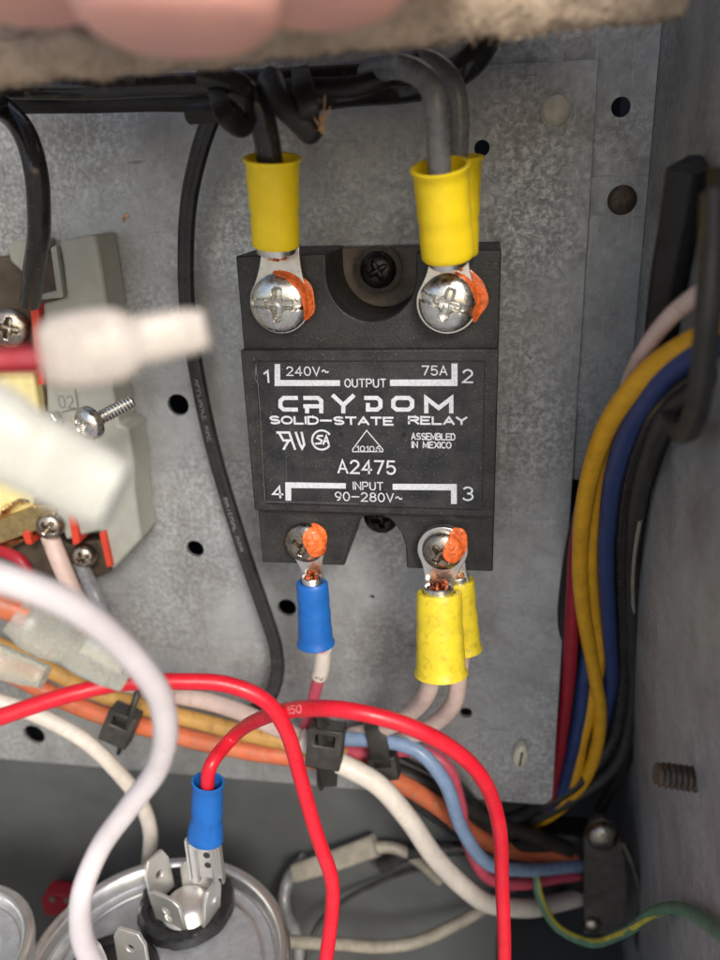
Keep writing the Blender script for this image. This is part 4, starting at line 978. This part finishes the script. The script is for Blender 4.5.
P_ = [H(300, 738, 20), H(338, 762, 20), H(377, 784, 20), H(407, 817, 19), H(434, 856, 18), H(465, 888, 14), H(490, 904, 8), H(530, 908, 0), H(560, 902, -10), H(610, 890, -22)]
wire('bundle_wire', 'thick cream white wire running down right from the cable tie', P_, 19, 'white_old', group=BN)
P_ = [H(300, 736, 13), H(346, 739, 13), H(386, 741, 14), H(419, 752, 15), H(444, 781, 16), H(461, 827, 14), H(486, 862, 10), H(520, 870, 2), H(556, 868, -8), H(610, 862, -20)]
wire('bundle_wire', 'light blue wire bending down right from the cable tie', P_, 13.5, 'wire_sky', group=BN)
P_ = [H(312, 722, 8), H(325, 745, 9), H(348, 752, 10), H(380, 752, 10), H(425, 752, 10), H(448, 768, 11), H(459, 800, 11), H(466, 838, 10), H(488, 878, 6), H(520, 884, 0), H(556, 878, -10), H(610, 870, -22)]
wire('bundle_wire', 'pink wire running beside the light blue one', P_, 12, 'pink', group=BN)
P_ = [H(340, 750, 6), H(390, 768, 6), H(430, 786, 5), H(480, 815, 0), H(530, 835, -8), H(570, 850, -14)]
wire('bundle_wire', 'upper black wire crossing under the plate corner', P_, 16, 'black_dusty', group=BN)
P_ = [H(350, 762, 4), H(390, 784, 4), H(440, 818, 2), H(490, 848, -6), H(540, 862, -14)]
wire('bundle_wire', 'lower black wire under the orange one', P_, 14, 'black', group=BN)
P_ = [H(330, 742, 4), H(380, 745, 4), H(440, 772, 4), H(500, 820, -4), H(545, 800, -12), H(590, 760, -10)]
wire('bundle_wire', 'black wire turning up behind the plate corner', P_, 13, 'black', group=BN)
P_ = [H(260, 940, 30), H(300, 942, 26), H(340, 944, 22), H(376, 947, 18), H(415, 942, 14), H(455, 925, 8), H(488, 905, 2), H(520, 880, -8)]
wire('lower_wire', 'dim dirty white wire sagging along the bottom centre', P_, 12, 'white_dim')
P_ = [H(440, 866, 1), H(400, 874, 1), H(345, 900, 4), H(318, 925, 8), H(305, 965, 14)]
wire('lower_wire', 'thin black wire in the shade below the cream wire', P_, 5, 'black')
P_ = [H(305, 858, 2), H(288, 880, 4), H(284, 905, 8), H(296, 935, 10), H(300, 970, 14)]
wire('lower_wire', 'dark grey wire loop at the right rim of the large capacitor', P_, 12, 'grey')
P_ = [H(380, 866, 1.5), H(420, 850, 1.5), H(470, 848, 1), H(520, 846, -6), H(550, 846, -12)]
wire('lower_wire', 'black wire far back under the bundle', P_, 14, 'black')
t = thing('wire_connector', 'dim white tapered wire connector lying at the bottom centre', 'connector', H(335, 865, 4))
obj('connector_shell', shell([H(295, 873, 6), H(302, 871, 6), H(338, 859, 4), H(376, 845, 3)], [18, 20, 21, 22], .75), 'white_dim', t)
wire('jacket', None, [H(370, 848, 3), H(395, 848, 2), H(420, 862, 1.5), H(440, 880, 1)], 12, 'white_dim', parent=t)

# cable ties on the bundle
def tie(c, w_, h_, d_, label, m, rot, tail=None, strap=None):
    t = thing('cable_tie', label, 'cable tie', c)
    R = Matrix.Rotation(rot, 3, 'Y')
    bm = sheet(BM(), [(-w_ / 2, -h_ / 2), (w_ / 2, -h_ / 2), (w_ / 2, h_ / 2), (-w_ / 2, h_ / 2)], [[(-w_ * .28, h_ * .08), (w_ * .28, h_ * .08), (w_ * .28, h_ * .34), (-w_ * .28, h_ * .34)]], -d_ / 2, d_ / 2)
    for v in bm.verts: v.co = c + R @ (Matrix.Rotation(math.radians(-14), 3, 'X') @ v.co)
    hd = obj('tie_head', bm, m, t, bevel=.35)
    bm = box(BM(), c + R @ Vector((0, .2, h_ * .2)), w_ * .5, .5, h_ * .24, R); obj('pawl', bm, m, hd, bevel=.08)
    if strap: obj('strap', band(BM(), strap, 4.4, 1.1), m, t)
    if tail: obj('strap_tail', band(BM(), tail, 4.6, 1.2), m, t)
    return t
c = H(326, 744, 25)
tie(c, 7.2, 8.6, 5.5, 'black cable tie head in the bottom centre gripping the wire bundle', 'black_dusty', math.radians(6), 
    tail=[H(327, 760, 24), H(327, 772, 21), H(327, 784, 17)], strap=[H(322, 718, 6), H(324, 716, 16), H(325, 724, 24), H(326, 750, 25), H(327, 776, 18), H(325, 782, 8)])
c = H(384, 766, 15)
tie(c, 6.4, 5.4, 4, 'smaller black cable tie right of the front one over the blue and pink wires', 'black_dusty', math.radians(-12),
    strap=[H(372, 722, 6), H(374, 726, 14), H(378, 744, 16), H(382, 766, 15), H(385, 776, 8)])
c = H(121, 725, 20)
tie(c, 6.6, 7.8, 5, 'dusty grey cable tie with an open square head at left on the orange wire', 'black_dusty', math.radians(24),
    strap=[H(140, 690, 6), H(138, 690, 18), H(134, 704, 20), H(126, 728, 18), H(120, 746, 8)])

# ================================================================== RIGHT BUNDLE
RN = 'wires in the bundle at the right'
def rw(lb, wp, m, pts, **k): wire('loom_wire', lb, [H(*q) for q in pts], wp, m, group=RN, **k)
rw('pale pinkish white wire branching off the top of the right bundle', 15.5, 'white_pink', [(740, 262, 58), (706, 288, 55), (670, 317, 50), (645, 350, 44), (630, 380, 36), (622, 412, 26), (618, 460, 14), (612, 520, 2)])
rw('outer yellow wire of the right bundle', 16, 'wire_yellow', [(730, 322, 58), (697, 340, 54), (655, 366, 48), (622, 402, 42), (600, 444, 34), (586, 495, 24), (580, 552, 14), (583, 610, 6), (593, 665, 0), (600, 710, -4), (597, 745, -7), (584, 780, -10), (550, 815, -15), (500, 835, -18)])
rw('inner yellow wire of the right bundle', 16, 'wire_yellow', [(735, 318, 52), (700, 340, 48), (660, 370, 42), (630, 408, 36), (610, 450, 30), (597, 500, 20), (591, 555, 12), (594, 610, 4), (599, 650, 0), (592, 700, -4), (582, 740, -7), (568, 790, -11), (520, 830, -16)])
rw('thick dark blue wire of the right bundle', 17, 'wire_blue', [(730, 340, 58), (697, 352, 54), (662, 380, 48), (636, 415, 41), (618, 460, 33), (609, 510, 22), (606, 570, 12), (609, 625, 4), (611, 680, -3), (600, 730, -8), (582, 780, -12), (530, 825, -18)])
rw('second blue wire emerging between the red and yellow wires', 14, 'wire_blue', [(600, 560, 2), (592, 620, 0), (585, 670, -2), (580, 715, -5), (570, 760, -8), (555, 800, -12), (500, 830, -18)])
rw('dark red wire at the left of the right bundle', 14, 'red_dark', [(600, 440, 22), (586, 490, 14), (577, 545, 8), (573, 600, 4), (570, 660, 0), (564, 715, -4), (554, 775, -8), (540, 812, -14), (490, 835, -18)])
rw('black wire inside the curve of the right bundle', 15, 'black', [(730, 360, 54), (694, 376, 50), (662, 402, 44), (640, 438, 36), (627, 485, 26), (621, 545, 14), (622, 610, 4), (623, 680, -4), (612, 740, -8), (575, 785, -10), (520, 815, -12), (460, 830, -14)])
rw('second black wire inside the curve, slightly browner', 16, 'black_dusty', [(730, 372, 56), (696, 392, 52), (668, 414, 45), (650, 450, 36), (638, 500, 26), (632, 560, 12), (632, 630, 2), (632, 700, -6), (615, 765, -10), (570, 800, -12), (500, 835, -14)])
rw('innermost black wire nearest the side wall', 14, 'black_matte', [(665, 420, 40), (655, 455, 32), (646, 500, 22), (642, 560, 10), (642, 630, 0), (640, 700, -8), (622, 770, -14), (600, 810, -18)])
rw('thin pale wire seen between the black wires', 4, 'white_dim', [(640, 520, 24), (634, 560, 16), (633, 600, 8), (636, 650, 0)])
rw('black wire hidden along the plate edge', 15, 'black_matte', [(590, 480, 4), (575, 540, 2), (566, 600, 0), (560, 680, -4), (548, 760, -8), (520, 830, -12)])
t = thing('cable_sleeve', 'flat black rubber sleeve standing against the side wall', 'cable sleeve', H(672, 340, 25))
sl = [H(694, 164, 40), H(686, 215, 38), H(676, 270, 35), H(668, 330, 30), H(662, 372, 26)]
obj('sleeve', sweep(BM(), catmull(sl), rrect(7.5, 4.6, 1.2), up=Vector((-.6, -.8, 0))), 'black_matte', t, sharp=50)
t = thing('rubber_strap', 'black rubber strap hooked over the wire bundle at the right edge', 'strap', H(700, 400, 60))
st = [H(714, 192, 64), H(712, 250, 66), H(708, 310, 67), H(703, 370, 66), H(696, 412, 63), H(686, 432, 58), H(673, 424, 50), H(668, 408, 44)]
obj('strap_band', sweep(BM(), catmull(st, .5), rrect(2.2, 2.7, .7), up=Vector((-1, -.3, 0))), 'black_dusty', t, sharp=50)
st = [H(722, 166, 56), H(720, 230, 56), H(716, 290, 56), H(708, 330, 54)]
obj('strap_band', sweep(BM(), catmull(st, .5), rrect(2.2, 3.4, .7), up=Vector((-1, -.3, 0))), 'black_matte', t, sharp=50)

# ================================================================== LOWER RIGHT
bp = [H(582, 826, -8), H(640, 826, -8), H(640, 935, -8), H(582, 935, -8)]
t = thing('bracket', 'dark steel bracket fixed by two round head screws at the lower right', 'bracket', H(610, 930, -8))
q = [xz(H(x, y, -6)) for x, y in ((584, 838), (590, 824), (602, 818), (614, 824), (622, 840), (628, 880), (626, 935), (584, 935))]
obj('bracket_plate', prism(BM(), q, 6, 8), 'bracket', t, bevel=.3)
obj('bracket_flange', sweep(BM(), catmull([H(622, 838, -4), H(634, 868, -3), H(640, 905, -3), H(638, 945, -3)]), rrect(1.2, 4, .4), up=Vector((1, 0, 0))), 'bracket', t)
obj('bracket_screw', lathe(BM(), dome_prof(3.9, 2.2, .8), H(602, 834, -5.8), NY), 'screw_dull', t)
obj('bracket_screw', lathe(BM(), dome_prof(2.3, 1.4, .4), H(592, 924, -5.8), NY), 'screw_dull', t, label='smaller screw at the foot of the bracket')
tag(obj('block', box(BM(), H(560, 868, -14) + Vector((0, 4, 0)), 16, 8, 22), 'black_matte', None, bevel=1), 'dark square plastic block left of the bracket where the wires vanish', 'plastic block')
GW = [H(535, 872, -2), H(540, 898, 2), H(556, 926, 8), H(588, 942, 14), H(625, 932, 24), AX(652, 913, 54.5), AX(682, 909, 53.2), AX(706, 922, 51.6), AX(722, 934, 50.8), AX(752, 958, 49.6)]
o, r = wire('ground_wire', 'green and yellow earth wire snaking to the right in the lower right corner', GW, 11, 'wire_green')
C = catmull(GW); F = frames(C); bm = BM(); prev = None
for i, (c_, (tt, n_, b_)) in enumerate(zip(C, F)):
    a = -.9 + i * .030; row = []
    for k in range(5):
        th = a + (k - 2) * .22; row.append(bm.verts.new(c_ + (n_ * math.cos(th) + b_ * math.sin(th)) * (r + .035)))
    if prev:
        for k in range(4): bm.faces.new((prev[k], prev[k + 1], row[k + 1], row[k]))
    prev = row
obj('yellow_stripe', bm, 'stripe', o)
tip = AX(699, 780, 52.5); tp2 = tip + Vector((-6.2, -.6, 1.0))
t = thing('wall_screw', 'threaded screw tip poking out of the side wall at the lower right', 'screw', tip)
obj('threaded_shank', thread_bm(tip, tp2, 1.9, .85), 'rivet', t, sharp=60)
bm = lathe(BM(), [(3.4, 0), (2.9, .5), (1.9, .7), (0, .7)], tip + Vector((.0, 0, 0)), basis(Vector((-1, 0, 0))), 20)
for v in bm.verts: v.co += Vector((1, 1, 1)) * noise.noise(v.co * .9) * .35
obj('burr', bm, 'screw_dull', t)
